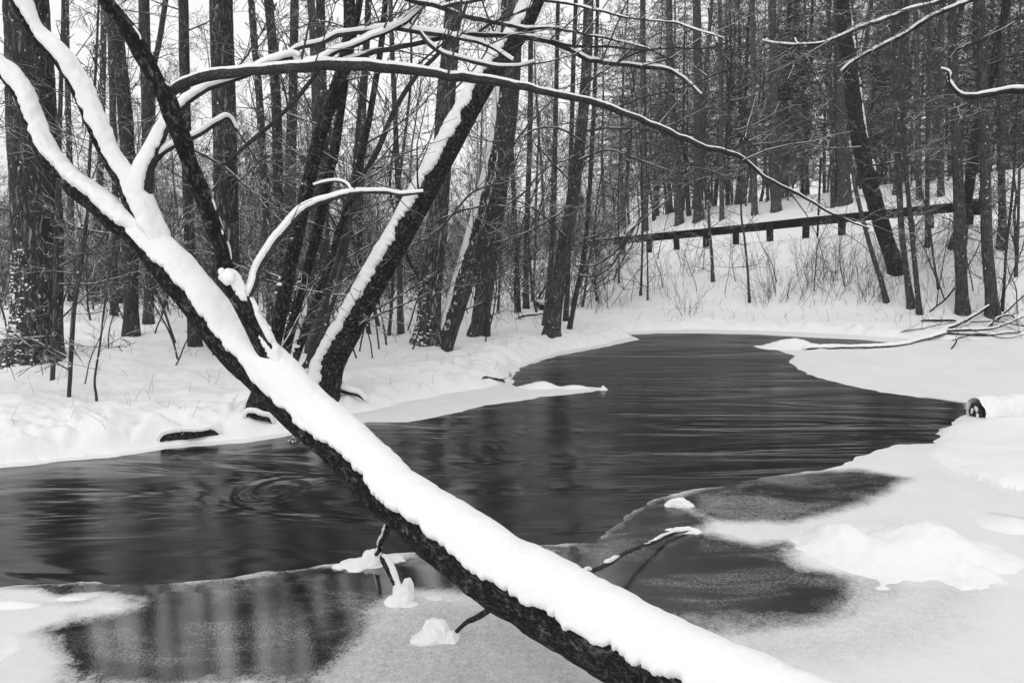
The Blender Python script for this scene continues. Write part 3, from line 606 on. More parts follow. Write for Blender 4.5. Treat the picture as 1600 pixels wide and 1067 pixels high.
# ------------------------------------------------------------------ trees traced from the photograph, each standing on the ground
NOISE_SEED = [100]
def hero(label, pts, cat='tree', name='bare_tree', group=None, Hx=13.0, mat='bark', snow=None, S=16, crown=8, side=0, sideL=1.0, flare=1.35, lean=0.0, rough=.05, step=None, ext=None, Y=None, levels=3, twigr=.004, clot=None):
    """pts: (px, py, width px) from the foot upwards; grows on above the picture to height Hx"""
    NOISE_SEED[0] += 3; seed = NOISE_SEED[0]; rg = random.Random(seed)
    g = G(pts[0][0], pts[0][1]) if Y is None else P(pts[0][0], pts[0][1], Y)
    root = g.copy(); Y0 = g[1]
    o = empty(name, root, label, cat, group)
    rows = []
    for i, (x, y, wpx) in enumerate(pts):
        Yd = Y0 + lean * i / len(pts); p = P(x, y, Yd); r = wpx * Yd / F / 2
        if i == 0:
            f0 = p.copy(); f0[2] -= .25; rows.append((*f0, r * flare * 1.1)); rows.append((*p, r * flare))
            p1 = P(pts[1][0], pts[1][1], Yd); rows.append((*(p + (p1 - p) * min(.35, .35 / max(np.linalg.norm(p1 - p), .01))), r * (1 + (flare - 1) * .3)))
        else: rows.append((*p, r))
    rows = np.array(rows); d = rows[-1, :3] - rows[-2, :3]; d /= np.linalg.norm(d); p = rows[-1, :3].copy(); r = rows[-1, 3]; top = []
    k = 0
    Hx = max(Hx, p[2] + 1.0)
    d[2] = max(d[2], .2)
    while p[2] < Hx and k < 14:
        dd = d + np.array([rg.gauss(0, .08), rg.gauss(0, .08), .12]); d = dd / np.linalg.norm(dd)
        p = p + d * 1.1; r = max(r * .87, .012); top.append((*p, r)); k += 1
    allp = np.vstack([rows, np.array(top)]) if top else rows
    st = step or max(.03, min(.12, Y0 * .004))
    _, qq = limb(o, allp, st * 1.6, S, 'trunk', M[mat], snow, ref=(0, -1, .05), rough=rough, seed=seed, bump_f=5)
    if clot: clots(o, qq, *clot, seed)
    lines = {}; n0 = len(rows)
    seq = allp[max(n0 - 1, 1):]
    for j in range(crown):
        lo_ = .45 if Hx > 10 else .1
        q = seq[min(len(seq) - 1, int((lo_ + (1 - lo_) * (j + rg.random()) / crown) * len(seq)))]
        a = rg.uniform(0, 6.28); u = rg.uniform(.3, 1.0)
        grow(lines, V3(q), Vector((math.cos(a), math.sin(a), u)).normalized(), rg.uniform(1.2, 2.6) * (1 if Hx > 8 else .5), q[3] * .5, 0, levels, rg, (6, 5, 4, 3), .07)
    side = int(side * 1.6) + (3 if pts[0][0] < 600 and Hx > 6 else 0); sideL = sideL * 1.35
    for j in range(side):
        i = rg.randint(3 if len(rows) > 5 else 2, len(rows) - 1); f = rg.random(); q = rows[i - 1] + (rows[i] - rows[i - 1]) * f
        a = rg.uniform(0, 6.28)
        grow(lines, V3(q), Vector((math.cos(a), math.sin(a) * .8, rg.uniform(.0, .8))).normalized(), sideL * rg.uniform(.5, 1.2), min(q[3] * .4, .016), 1, 3, rg, (4, 5, 4, 3), .05, .2, (30, 60))
    if lines:
        mb = MB(); flush(mb, lines, 4, twigr); mb.build('crown', M['twig'], o)
    return o
WS = lambda T, th, patch=0, **k: dict(T=T, thmax=th, pf=k.get('pf', (3, .5)), fade=k.get('fade'), edge=.3, teeth=k.get('teeth', 1.3), fq=k.get('fq', 9), S=36, step=k.get('step', .03), patch=patch, ref=k.get('ref', (-1, -.35, .6)), lump=.6)

hero('massive old furrowed trunk at the left edge with snow plastered on its lower left side', [(50, 562, 84), (56, 520, 76), (58, 450, 70), (58, 350, 70), (52, 250, 68), (48, 150, 66), (44, 60, 62), (40, -20, 60)],
     mat='bark_oak', S=48, rough=.04, step=.025, flare=1.3, clot=(420, .05, 2.0, -116, 24, .006, .024), Hx=15, crown=10)
hero('thin dark pole standing tight against the right side of the massive left trunk', [(82, 594, 7), (86, 500, 8), (88, 400, 8), (92, 250, 7), (96, 100, 6), (98, -20, 5)], name='sapling', cat='sapling', Hx=8, crown=4, S=8, flare=1.1, side=3)
hero('slim dark sapling on the left bank just right of the massive furrowed trunk', [(108, 620, 6), (112, 540, 7), (116, 480, 7), (128, 400, 6), (137, 330, 5), (140, 250, 5), (150, 100, 4), (155, -10, 3)], name='sapling', cat='sapling', Hx=7, crown=4, S=8, flare=1.1, side=6)
hero('hair thin crooked sapling standing nearest the water on the left snow bank', [(151, 627, 4), (148, 592, 3.5), (156, 540, 3), (163, 480, 3), (175, 400, 2.5), (190, 320, 2)], name='sapling', cat='sapling', Hx=4.5, crown=3, S=6, flare=1.1, side=4, sideL=.6)
hero('straight grey trunk rising from the snow mound behind the forked end of the leaning tree', [(205, 524, 23), (205, 470, 21), (205, 400, 20), (203, 300, 20), (197, 200, 21), (190, 120, 20), (178, 50, 19), (168, -20, 18)], side=2, flare=1.25)
hero('narrow upright trunk just left of the straight grey one, deeper in the wood', [(178, 492, 10), (179, 420, 9), (180, 300, 9), (176, 150, 9), (170, 0, 8)], side=2)
hero('thick dark broken snag close behind the straight grey trunk', [(190, 475, 13), (192, 400, 12), (196, 330, 10), (198, 300, 8)], name='dead_snag', cat='dead tree', Hx=1, crown=0, Y=None)
hero('snow speckled pale trunk on the low mound behind the thin left saplings', [(146, 470, 14), (150, 420, 12), (152, 350, 11), (157, 260, 10), (160, 150, 9), (163, 0, 8)], mat='bark_speckled', clot=(60, .1, 4, 190, 40, .012, .03), side=3)
hero('slim speckled trunk half hidden at the right side of the massive left trunk', [(112, 470, 10), (112, 400, 9), (110, 300, 9), (106, 150, 8), (104, 0, 7)], mat='bark_speckled', side=3)
hero('small trunk that forks high up, seen above the meeting of the three snowy limbs', [(232, 505, 14), (233, 400, 14), (233, 300, 15), (231, 240, 16), (230, 150, 17), (226, 60, 16), (224, -20, 15)], side=3)
hero('thin branch-like trunk slanting right above the fork of the snowy limbs', [(236, 495, 6), (238, 300, 7), (240, 120, 8), (248, 70, 8), (256, 20, 8), (260, -20, 8)], side=2)
hero('slender straight trunk whose foot stands in snow below the rising dark stem', [(305, 541, 20), (301, 480, 17), (297, 400, 16), (292, 250, 15), (288, 100, 15), (285, -20, 14)], side=2, flare=1.2)
hero('big straight trunk dotted with snow behind the dark stem', [(360, 552, 40), (358, 480, 36), (355, 400, 36), (353, 300, 36), (351, 200, 35), (348, 100, 34), (346, -20, 33)], mat='bark_oak', S=32, Hx=16, crown=10, rough=.03)
hero('leftmost slim trunk between the big dotted trunk and the dark clump', [(424, 520, 12), (418, 400, 11), (411, 250, 11), (405, 150, 11), (396, 50, 10), (390, -20, 10)], mat='bark_speckled', side=3)
hero('medium grey trunk second right of the big dotted trunk, forking near the top', [(440, 515, 16), (437, 400, 15), (434, 250, 15), (431, 150, 15), (425, 60, 14), (418, -20, 13)], side=2)
hero('plain straight trunk third right of the big dotted trunk', [(456, 505, 13), (456, 350, 13), (457, 200, 13), (459, 80, 13), (460, -20, 12)], side=2)
hero('grey trunk whose foot shows between the two darkest stems of the clump', [(486, 551, 16), (487, 480, 14), (489, 380, 13), (493, 250, 12), (492, 120, 12), (484, -20, 11)], side=2)
hero('wide grey trunk just left of the big snow edged leaning trunk', [(504, 538, 22), (505, 480, 19), (506, 380, 17), (505, 250, 15), (503, 120, 14), (501, -20, 13)], side=2, flare=1.25)
hero('slender trunk crossing behind the thin leaning pole in the middle of the wood', [(560, 505, 9), (562, 350, 9), (566, 200, 10), (572, 80, 10), (576, -20, 9)], side=3)
hero('slim trunk standing right of the snow edged leaning trunk, before the bright snow', [(626, 522, 10), (625, 450, 9), (624, 350, 9), (618, 200, 8), (610, 0, 7)], side=4)
hero('small trunk leaning slightly just right of the slim one in the bright snow gap', [(608, 524, 5), (612, 470, 5), (616, 400, 5), (622, 300, 5), (640, 150, 4)], side=4, crown=3, Hx=7)
# the clump
hero('thickest dark stem of the clump leaning right, blotched with snow near its foot', [(404, 641, 34), (414, 590, 24), (432, 520, 22), (450, 430, 21), (468, 350, 21), (490, 250, 20), (507, 190, 20), (525, 140, 20), (540, 90, 19), (546, 40, 18), (546, -30, 17)],
     S=24, mat='bark_near', clot=(34, .5, 2.9, 195, 28, .015, .035), side=4, crown=7, flare=1.2, group='stems of the dark clump behind the leaning trunk')
hero('second dark stem of the clump, snow knobs along its left side', [(440, 585, 20), (446, 550, 17), (461, 490, 16), (478, 427, 15), (495, 365, 15), (510, 290, 14), (522, 240, 14), (532, 175, 13), (543, 100, 12), (558, 25, 11), (566, -30, 10)],
     mat='bark_near', clot=(26, .4, 2.9, 195, 28, .013, .03), side=4, crown=5, group='stems of the dark clump behind the leaning trunk', flare=1.1)
hero('third and most slanting stem of the clump with a few snow knobs', [(452, 590, 13), (460, 565, 13), (486, 490, 12), (510, 425, 12), (533, 352, 12), (550, 302, 11), (572, 210, 10), (588, 120, 9), (598, 50, 9), (604, -30, 8)],
     mat='bark_near', clot=(20, .4, 2.6, 195, 28, .012, .024), side=4, crown=4, group='stems of the dark clump behind the leaning trunk', flare=1.1)
hero('thin straight shoot at the right side of the dark clump', [(470, 582, 7), (500, 530, 7), (530, 440, 7), (548, 340, 7), (556, 240, 7), (566, 120, 6), (578, 0, 6)], mat='bark', side=4, crown=3, name='sapling', cat='sapling', Hx=7, flare=1.1)
hero('long thin pole leaning right across the bright gap in the wood', [(478, 575, 8), (500, 500, 9), (530, 400, 9), (563, 290, 9), (590, 235, 9), (618, 170, 8), (650, 120, 7), (690, 78, 6), (720, 30, 5), (740, -20, 5)], mat='bark_branch', name='leaning_sapling', cat='sapling', crown=2, Hx=6, side=5, flare=1.0)
hero('big dark trunk leaning right over the bank, its whole left side edged with thick snow', [(505, 612, 48), (518, 565, 45), (550, 505, 42), (585, 440, 40), (636, 350, 39), (682, 265, 36), (712, 210, 35), (744, 150, 34), (784, 88, 31), (815, 45, 29), (836, 0, 28), (868, -60, 26)],
     S=40, mat='bark_near', snow=dict(T=.045, thmax=.98, edge=.2, teeth=1.1, fq=15, S=72, step=.01, ref=(-1, -.42, .55), lump=.5), rough=.035, step=.02, flare=1.1, Hx=9, side=4, sideL=1.3, crown=7)
hero('big trunk with a snow plastered foot, right of the snow edged leaning trunk', [(668, 536, 44), (670, 500, 38), (673, 440, 36), (682, 360, 33), (690, 260, 30), (697, 150, 28), (706, 50, 26), (711, -30, 25)], mat='bark_oak', S=32, clot=(220, .1, 1.5, -125, 26, .006, .022), Hx=15, side=3)
hero('snowy faced leaning trunk on the bank, left one of a close pair', [(688, 538, 22), (702, 495, 20), (720, 430, 18), (740, 360, 17), (756, 300, 16), (772, 230, 15), (779, 170, 14), (783, 110, 13), (787, -20, 12)], mat='bark_speckled', snow=WS(.03, 1.0, .1, fq=8), side=3)
hero('bare dark trunk leaning beside the snowy faced one, right one of the close pair', [(698, 546, 15), (718, 490, 14), (738, 430, 13), (757, 360, 13), (776, 300, 14), (790, 255, 14), (800, 200, 13), (808, 100, 12), (812, -20, 11)], side=3)
hero('stout dark trunk with a flared foot, right of the close leaning pair', [(748, 523, 28), (755, 480, 25), (764, 420, 24), (774, 350, 23), (784, 280, 22), (793, 200, 20), (798, 100, 19), (803, -20, 18)], side=4, Hx=15)
hero('small dark stump pressed against the right side of the stout trunk', [(760, 525, 12), (761, 512, 12), (761, 500, 10), (761, 497, 4)], name='stump', cat='stump', Hx=1, crown=0, flare=1.1)
hero('tall dark trunk standing on the point of the bank at the river bend', [(862, 524, 24), (868, 480, 22), (877, 410, 22), (890, 340, 20), (902, 260, 18), (910, 190, 17), (916, 110, 16), (920, -20, 15)], side=6, Hx=15, sideL=1.5)
hero('thin companion trunk hugging the left side of the trunk on the bank point', [(851, 508, 8), (857, 450, 8), (863, 380, 8), (866, 300, 8), (868, 200, 7), (872, 0, 6)], side=4, sideL=1.2)
hero('straight slim trunk right of the trunk on the bank point', [(884, 502, 8), (887, 440, 8), (889, 350, 8), (892, 250, 7), (896, 100, 7), (900, -20, 6)], side=4)
hero('dark leaning sapling with long drooping branches over the far bank', [(890, 514, 7), (900, 460, 8), (909, 420, 7.5), (916, 370, 7), (921, 300, 7), (925, 230, 7), (930, 120, 6), (934, -10, 5)], side=6, sideL=1.4, name='leaning_sapling', cat='sapling', Hx=9)
hero('thin crooked stem between the stout trunk and the bank point', [(832, 470, 4), (836, 400, 4), (838, 300, 4), (842, 200, 3)], name='sapling', cat='sapling', side=4, Hx=6, crown=3, S=6)
hero('thin pole in front of the dark wood just right of the stout trunk', [(778, 490, 4.5), (782, 420, 4.5), (782, 330, 4), (786, 200, 4)], name='sapling', cat='sapling', side=5, Hx=7, crown=3, S=6)
hero('pale grey trunk with a flared base in the wood left of the bank point', [(822, 482, 9), (822, 420, 8), (824, 330, 8), (828, 200, 8), (830, 0, 7)], side=3)
hero('darker trunk immediately left of the pale grey flared one', [(810, 488, 7), (808, 420, 7), (804, 330, 7), (800, 250, 7)], side=3)
# far bank and right-hand side
hero('thick trunk leaning left on the right slope, snow line down its right side', [(1402, 422, 26), (1392, 395, 24), (1374, 340, 24), (1356, 275, 24), (1340, 205, 23), (1330, 125, 22), (1320, 50, 22), (1312, -20, 21)],
     S=24, mat='bark_near', snow=WS(.035, .40, .5, ref=(1, -.3, .4), fq=8, pf=(5, 1)), Hx=15, side=4, sideL=1.6, flare=1.2)
hero('fluted dark trunk in front of the guardrail end, third trunk from the right edge', [(1504, 488, 18), (1502, 440, 17), (1500, 380, 17), (1498, 300, 16), (1494, 220, 13), (1490, 100, 12), (1486, -20, 11)], side=4, Hx=14, S=20)
hero('plain grey trunk with its foot right at the pile of fallen branches', [(1551, 492, 18), (1547, 440, 17), (1542, 380, 16), (1540, 290, 15), (1537, 175, 14), (1533, 50, 13), (1530, -20, 13)], side=3, Hx=14, S=20)
hero('straight trunk highest on the slope near the right edge', [(1565, 387, 13), (1566, 330, 11), (1564, 240, 10), (1563, 150, 10), (1567, 60, 10), (1572, -20, 10)], side=3)
hero('nearly black trunk leaning right behind the fluted trunk', [(1496, 384, 20), (1506, 340, 15), (1516, 280, 15), (1522, 220, 14), (1538, 160, 13), (1553, 100, 13), (1566, 40, 12), (1578, -20, 12)], mat='bark_near', side=3, lean=-1)
hero('left one of two slim trunks standing together at the foot of the slope', [(1424, 480, 11), (1417, 430, 9), (1409, 365, 9), (1405, 290, 9), (1402, 200, 10), (1400, 100, 10), (1399, -20, 9)], side=3)
hero('right one of two slim trunks standing together at the foot of the slope', [(1437, 491, 8), (1432, 440, 7.5), (1426, 380, 7), (1420, 315, 7), (1414, 240, 6), (1410, 120, 6), (1408, -20, 5)], side=4)
hero('slim straight trunk in front of the guardrail between the leaning and the fluted trunks', [(1449, 386, 7), (1449, 330, 6.5), (1449, 240, 6), (1451, 100, 6), (1452, -20, 5)], side=4)
hero('dark sapling bent left with a forked white twig, in front of the thick leaning trunk', [(1385, 472, 8), (1377, 440, 7.5), (1364, 400, 7), (1350, 350, 6.5), (1338, 300, 6), (1330, 255, 6), (1318, 215, 5.5), (1302, 190, 5), (1296, 150, 4.5), (1297, 90, 4), (1303, 30, 4), (1307, -20, 3)], side=5, sideL=1.2, name='leaning_sapling', cat='sapling', Hx=8)
hero('whip thin sapling between the slim pair and the fluted trunk', [(1466, 452, 3), (1458, 400, 3), (1452, 352, 3), (1440, 300, 2.5)], name='sapling', cat='sapling', side=3, Hx=5, crown=2, S=6)
hero('thin sapling right of the plain grey trunk at the log pile', [(1566, 486, 4.5), (1570, 430, 4), (1573, 380, 4), (1580, 320, 4), (1586, 250, 3)], name='sapling', cat='sapling', side=4, Hx=7, crown=3, S=6)
hero('thin pole at the right edge of the picture halfway up the slope', [(1587, 432, 4.5), (1590, 380, 4), (1592, 300, 4), (1596, 150, 3)], name='sapling', cat='sapling', side=4, Hx=8, crown=3, S=6)
hero('speckled slender sapling in front of the guardrail above the middle of the bend', [(1114, 440, 5.5), (1112, 400, 5), (1107, 330, 4.5), (1105, 240, 4), (1106, 120, 3.5)], name='sapling', cat='sapling', mat='bark_speckled', side=4, Hx=9, crown=3, S=8)
hero('slim pole on the far slope, left one of two close together', [(1001, 462, 4), (1003, 410, 3.5), (1004, 350, 3.5), (1002, 250, 3)], name='sapling', cat='sapling', side=4, Hx=8, crown=3, S=6)
hero('slim pole on the far slope, right one of two close together', [(1012, 469, 3), (1012, 420, 2.8), (1011, 370, 2.6), (1013, 280, 2.2)], name='sapling', cat='sapling', side=3, Hx=7, crown=2, S=6)
hero('lone sapling at the left end of the brush on the slope', [(1171, 473, 4), (1168, 420, 3.6), (1163, 370, 3.4), (1158, 330, 3), (1160, 240, 2.5)], name='sapling', cat='sapling', side=6, Hx=7, crown=3, S=6)
hero('thin pole below the guardrail near its left end', [(967, 442, 3), (967, 380, 3), (966, 300, 2.6), (970, 200, 2)], name='sapling', cat='sapling', side=4, Hx=7, crown=2, S=6)
for lab, pts in [('wide dark trunk behind the guardrail, mostly covered by the thick leaning trunk', [(1318, 318, 22), (1316, 250, 20), (1314, 150, 19), (1312, 0, 17)]),
                 ('straight trunk rooted in the snow field behind the middle of the guardrail', [(1179, 336, 9), (1178, 250, 8), (1177, 120, 8), (1176, -20, 7)]),
                 ('widest trunk beyond the road above the left part of the guardrail', [(1092, 345, 15), (1091, 250, 14), (1090, 120, 13), (1088, -20, 12)]),
                 ('trunk beyond the road just left of the widest one', [(1062, 350, 13), (1056, 250, 11), (1048, 120, 10), (1045, -20, 9)]),
                 ('straight trunk beyond the road above the left end of the guardrail', [(1008, 362, 10), (1006, 250, 10), (1005, 120, 9), (1004, -20, 8)]),
                 ('tall even trunk beyond the road over the brush patch', [(1213, 330, 14), (1211, 250, 13), (1209, 120, 12), (1206, -20, 11)]),
                 ('thin dark trunk rising from the snow field right of the road sign', [(1302, 324, 7), (1300, 250, 7), (1296, 100, 6), (1294, -20, 6)]),
                 ('trunk behind the guardrail between the slim pair and the straight slim one', [(1436, 312, 8), (1434, 200, 8), (1432, 80, 7), (1430, -20, 7)]),
                 ('trunk beyond the road left of the fluted trunk', [(1470, 306, 9), (1470, 200, 8), (1471, 80, 8), (1472, -20, 7)]),
                 ('slim trunk beyond the road just left of the slender speckled sapling', [(1128, 343, 7), (1127, 240, 7), (1126, 120, 6), (1124, -20, 6)])]:
    hero(lab, pts, side=3, sideL=1.5, crown=5, twigr=.006)

# named branches of the sapling over the far bank, and the boughs that hang in from the right
gY = G(890, 514)[1]
ob = bpy.data.objects
sap = [o for o in ob if o.get('label', '').startswith('dark leaning sapling with long drooping')][0]
for pts in ([(908, 414, 3), (925, 416, 3), (944, 406, 3), (965, 390, 3), (980, 367, 3), (1002, 345, 2.6), (1040, 315, 2.2), (1072, 290, 2), (1104, 276, 1.5)],
            [(906, 430, 3), (925, 432, 3), (952, 418, 3), (972, 390, 2.6), (990, 358, 2.4), (1010, 330, 2), (1050, 300, 1.5)],
            [(918, 372, 2.5), (940, 365, 2.5), (960, 352, 2), (1000, 318, 1.8), (1030, 300, 1.4)]):
    limb(sap, trace([(x, y, gY - .4 - .12 * i, w_) for i, (x, y, w_) in enumerate(pts)]), .06, 6, 'branch', M['twig'], rough=0)
def find(txt): return [o for o in ob if o.get('label', '').startswith(txt)][0]
rg = random.Random(31)
for txt, dY, arcs in [('big straight trunk dotted', -.6, [[(352, 262, 4), (390, 296, 4), (430, 338, 3.5), (470, 372, 2.5), (500, 400, 1.5)], [(352, 262, 4), (320, 244, 4), (290, 228, 3.5), (262, 205, 3), (240, 190, 1.5)], [(352, 265, 3), (330, 300, 3), (300, 330, 2.5), (275, 348, 1.5)], [(348, 120, 3), (380, 95, 3), (410, 50, 2.5), (432, 5, 2)], [(356, 300, 3), (385, 272, 3), (408, 250, 2.5), (440, 235, 1.5)]]),
                      ('tall dark trunk standing on the point', -.5, [[(905, 250, 4), (935, 238, 3.5), (960, 236, 3), (1005, 252, 2.5), (1050, 268, 1.5)], [(898, 290, 3.5), (870, 262, 3), (850, 240, 2.5), (828, 215, 1.5)], [(912, 205, 3.5), (960, 200, 3), (1010, 202, 2.5), (1060, 190, 2), (1110, 165, 1.2)], [(893, 320, 3), (840, 355, 3), (800, 372, 2.5), (770, 380, 1.5)],
                                       [(884, 370, 3.5), (840, 330, 3), (800, 312, 2.5), (760, 310, 1.5)], [(915, 130, 3), (960, 100, 3), (1010, 62, 2.5), (1060, 40, 1.5)], [(908, 220, 3.5), (870, 200, 3), (830, 205, 2.5), (800, 230, 1.5)]]),
                      ('big trunk with a snow plastered', -.7, [[(684, 345, 4), (720, 330, 3.5), (765, 322, 3), (800, 325, 2), (840, 345, 1.2)], [(640, 385, 3), (684, 360, 4), (740, 300, 3), (790, 285, 2), (850, 262, 1.2)], [(697, 150, 3), (730, 120, 3), (760, 80, 2.5), (780, 30, 1.5)]]),
                      ('stout dark trunk', -.4, [[(778, 330, 3), (820, 300, 3), (850, 265, 2.5), (905, 240, 2), (950, 200, 1.2)], [(790, 240, 3), (830, 190, 2.6), (860, 160, 2), (900, 125, 1.2)]]),
                      ('massive old furrowed', -.6, [[(88, 340, 4), (120, 355, 3.5), (150, 362, 3), (185, 365, 2)], [(88, 420, 4), (130, 395, 3.5), (160, 372, 3), (190, 300, 2)], [(80, 60, 4), (110, 100, 3.5), (125, 150, 3), (130, 200, 2)]]),
                      ('thick trunk leaning left', -.6, [[(1345, 230, 3), (1300, 232, 3), (1260, 225, 2.5), (1215, 200, 1.5)], [(1350, 260, 3), (1400, 252, 2.5), (1440, 235, 2), (1480, 232, 1.2)], [(1338, 200, 3), (1290, 150, 2.6), (1270, 110, 2), (1255, 60, 1.5)]])]:
    tr_ = find(txt); Yb = parent_loc(tr_)[1] + dY
    for k, pts in enumerate(arcs):
        limb(tr_, trace([(x, y, Yb - .1 * i, w_) for i, (x, y, w_) in enumerate(pts)]), .06, 6, 'branch', M['twig'], rough=0, seed=200 + k)
        for j in range(8):
            x, y, w_ = pts[rg.randint(1, len(pts) - 1)]; lines = {}
            grow(lines, V3(P(x, y, Yb - .1)), Vector((rg.uniform(-1, 1), rg.uniform(-.4, .4), rg.uniform(-.3, 1))).normalized(), rg.uniform(.5, 1.3), .008, 1, 3, rg, (3, 4, 4, 3), .02, .18, (25, 55))
            mb = MB(); flush(mb, lines, 4, .0042); mb.build('twig', M['twig'], tr_)
bx = P(1790, 600, 7.0); bx[2] = .3
ov = empty('overhanging_tree', bx, 'near tree just outside the right edge whose snow lined boughs hang into the upper right', 'tree')
limb(ov, np.array([(bx[0], bx[1], -.1, .16), (bx[0] - .05, bx[1], 1.5, .13), (bx[0] - .1, bx[1], 3.2, .12), (bx[0] + .1, bx[1] + .1, 5, .1), (bx[0] + .1, bx[1], 7.5, .06), (bx[0], bx[1], 10, .02)]), .08, 20, 'trunk', M['bark'])
limb(ov, trace([(1786, 175, 7.0, 14), (1700, 138, 7, 12), (1640, 138, 7, 11), (1600, 143, 7, 10), (1570, 143, 7, 9), (1540, 150, 7, 8), (1510, 152, 7, 7), (1494, 144, 7, 5), (1484, 130, 7, 4), (1482, 113, 7, 3), (1470, 108, 7, 1)]), .04, 10, 'branch', M['bark_branch'], SN(.018, 1.05, step=.02), seed=77)
for k, pts in enumerate(([(1770, -120, 8), (1650, -50, 8), (1560, -18, 7), (1515, 2, 6), (1480, 16, 6), (1440, 36, 5.5), (1420, 50, 5), (1370, 76, 4.5), (1333, 96, 4), (1315, 112, 2)],
            [(1760, -160, 8), (1600, -70, 7), (1520, -20, 6), (1470, 2, 6), (1420, 16, 5), (1380, 32, 5), (1340, 46, 5), (1300, 62, 4), (1275, 69, 4), (1247, 70, 3), (1240, 60, 1.5)],
            [(1275, 69, 3), (1240, 71, 3), (1210, 68, 2), (1190, 64, 1.5)],
            [(1770, -10, 7), (1680, 10, 6), (1600, 25, 5), (1570, 45, 4.5), (1530, 66, 4), (1500, 77, 3.5), (1485, 78, 2)],
            [(1770, 230, 6), (1680, 190, 5), (1600, 166, 4), (1570, 178, 3), (1540, 205, 2.5), (1520, 225, 1.5)])):
    limb(ov, trace([(x, y, 7.4, w_) for x, y, w_ in pts]), .05, 8, 'branch', M['bark_branch'], SN(.014, 1.0, step=.02) if k < 3 else None, seed=80 + k)
lines = {}; rg = random.Random(9)
for x, y in [(1480, 16), (1420, 50), (1370, 76), (1420, 16), (1340, 46), (1300, 62), (1247, 70), (1600, 25), (1530, 66), (1540, 150), (1570, 178), (1333, 96), (1500, 77)]:
    for q in range(2):
        lines = {}; grow(lines, V3(P(x, y, 7.4)), Vector((-.9, rg.uniform(-.4, .4), rg.uniform(-.6, .5))).normalized(), rg.uniform(.4, 1.0), .006, 1, 3, rg, (3, 5, 4, 3), 0, .2, (25, 55))
        mb = MB(); flush(mb, lines, 4, .0022); mb.build('twig', M['twig'], ov)
# near bare tree out of frame above: its twigs hang down in front of the wood
cx = P(980, 300, 9.0)
# ------------------------------------------------------------------ guardrail
gr0 = np.array([RAIL[1][0], RAIL[1][1], 1.95])
gr = empty('guardrail', gr0, 'long dark roadside guardrail on short posts along the top of the snowy slope', 'guardrail')
def rail_pt(px):
    """point of the rail line seen in column px"""
    u = (px - 800) / F
    for i in range(len(RAIL) - 1):
        a, b_ = RAIL[i], RAIL[i + 1]; den = (b_[0] - a[0]) - u * (b_[1] - a[1])
        t = (u * a[1] - a[0]) / den if abs(den) > 1e-9 else -1
        if 0 <= t <= 1: p = a + t * (b_ - a); return p, RAILZ[i] + t * (RAILZ[i + 1] - RAILZ[i])
    return None, None
def rail_xyz(px, py):
    p, z = rail_pt(px); return P(px, py, p[1])
TOPL = [(880, 385), (915, 376), (975, 369), (1060, 361), (1140, 353), (1195, 347), (1250, 341), (1320, 334), (1400, 326), (1440, 322), (1490, 317), (1531, 310)]
top = np.array([rail_xyz(x, y) for x, y in TOPL])
ML = MB(); SNR = MB()
for i in range(len(top) - 1):
    a, b_ = top[i], top[i + 1]; d = b_ - a; L_ = np.linalg.norm(d); dh = math.atan2(d[1], d[0]); 
    ex = d / L_; ey = np.array([-math.sin(dh), math.cos(dh), 0]); ez = np.cross(ex, ey)
    Rm = np.stack([ex, ey, ez], 1); c = (a + b_) / 2
    hgt = .30; off = .012 * (i % 2)
    b0 = MB()
    b0.box(c - ez * (.155) + ey * off, L_ * 1.0 - .01, .07, hgt, Rm)
    b0.box(c - ez * (.085) + ey * (off - .045), L_ * 1.0 - .02, .05, .09, Rm); b0.box(c - ez * (.235) + ey * (off - .045), L_ * 1.0 - .02, .05, .09, Rm)
    b0.build('rail', M['wood'], gr, smooth=False)
    n = int(L_ / .08) + 2; tt = np.linspace(0, 1, n); cc = a[None] + d[None] * tt[:, None] + ey * off; cc[:, 2] += .0
    rr_ = .03 * (1 + .9 * vn(tt * L_ * 2.1, i * 3.1)) ; tubes(SNR, cc, rr_, 8, (0, 0, 1))
SNR.build('snow_cap', M['snow'], gr)
for k, x in enumerate([931, 970, 1011, 1053, 1098, 1144, 1196, 1251, 1306, 1366, 1440, 1500]):
    p, z = rail_pt(x); yt = np.interp(x, [q[0] for q in TOPL], [q[1] for q in TOPL]); t_ = P(x, yt + 4, p[1]); g = height(np.array([p[0]]), np.array([p[1] - .12]))[0]
    b0 = MB(); hh = t_[2] + .06 - (g - .35); lean = ((k * 37) % 7 - 3) * .012 + .04
    Rm = np.array([[1, 0, -lean], [0, 1, 0], [lean, 0, 1]]); b0.box([p[0] + .02, p[1] - .18, g - .35 + hh / 2], .20, .17, hh, Rm)
    o = b0.build('post', M['wood'], gr, smooth=False)
b0 = MB(); q = rail_xyz(1523, 318); b0.box(q + np.array([0, .0, -.12]), .42, .16, .50, [[.8, .6, 0], [-.6, .8, 0], [0, 0, 1]]); b0.build('end_section', M['wood'], gr, smooth=False)
# road sign seen from behind
sgp = P(1279, 330, 29.5); sg = empty('road_sign', sgp, 'thin post with a dull diamond sign seen edge on, behind the guardrail above the brush', 'sign')
mb = MB(); zt = P(1279, 248, 29.5)[2]; zb = H(sgp[0], 29.5) - .3; mb.box([sgp[0], 29.5, (zt + zb) / 2], .06, .06, zt - zb); mb.build('post', M['wood'], sg, smooth=False)
mb = MB(); c = P(1276, 264, 29.45); a45 = math.sqrt(.5); ty = R(62)
Rz = np.array([[math.cos(ty), -math.sin(ty), 0], [math.sin(ty), math.cos(ty), 0], [0, 0, 1]]); Ry = np.array([[a45, 0, a45], [0, 1, 0], [-a45, 0, a45]])
mb.box(c + [-.12, 0, 0], .62, .012, .62, Rz @ Ry); mb.build('panel', M['sign'], sg, smooth=False)

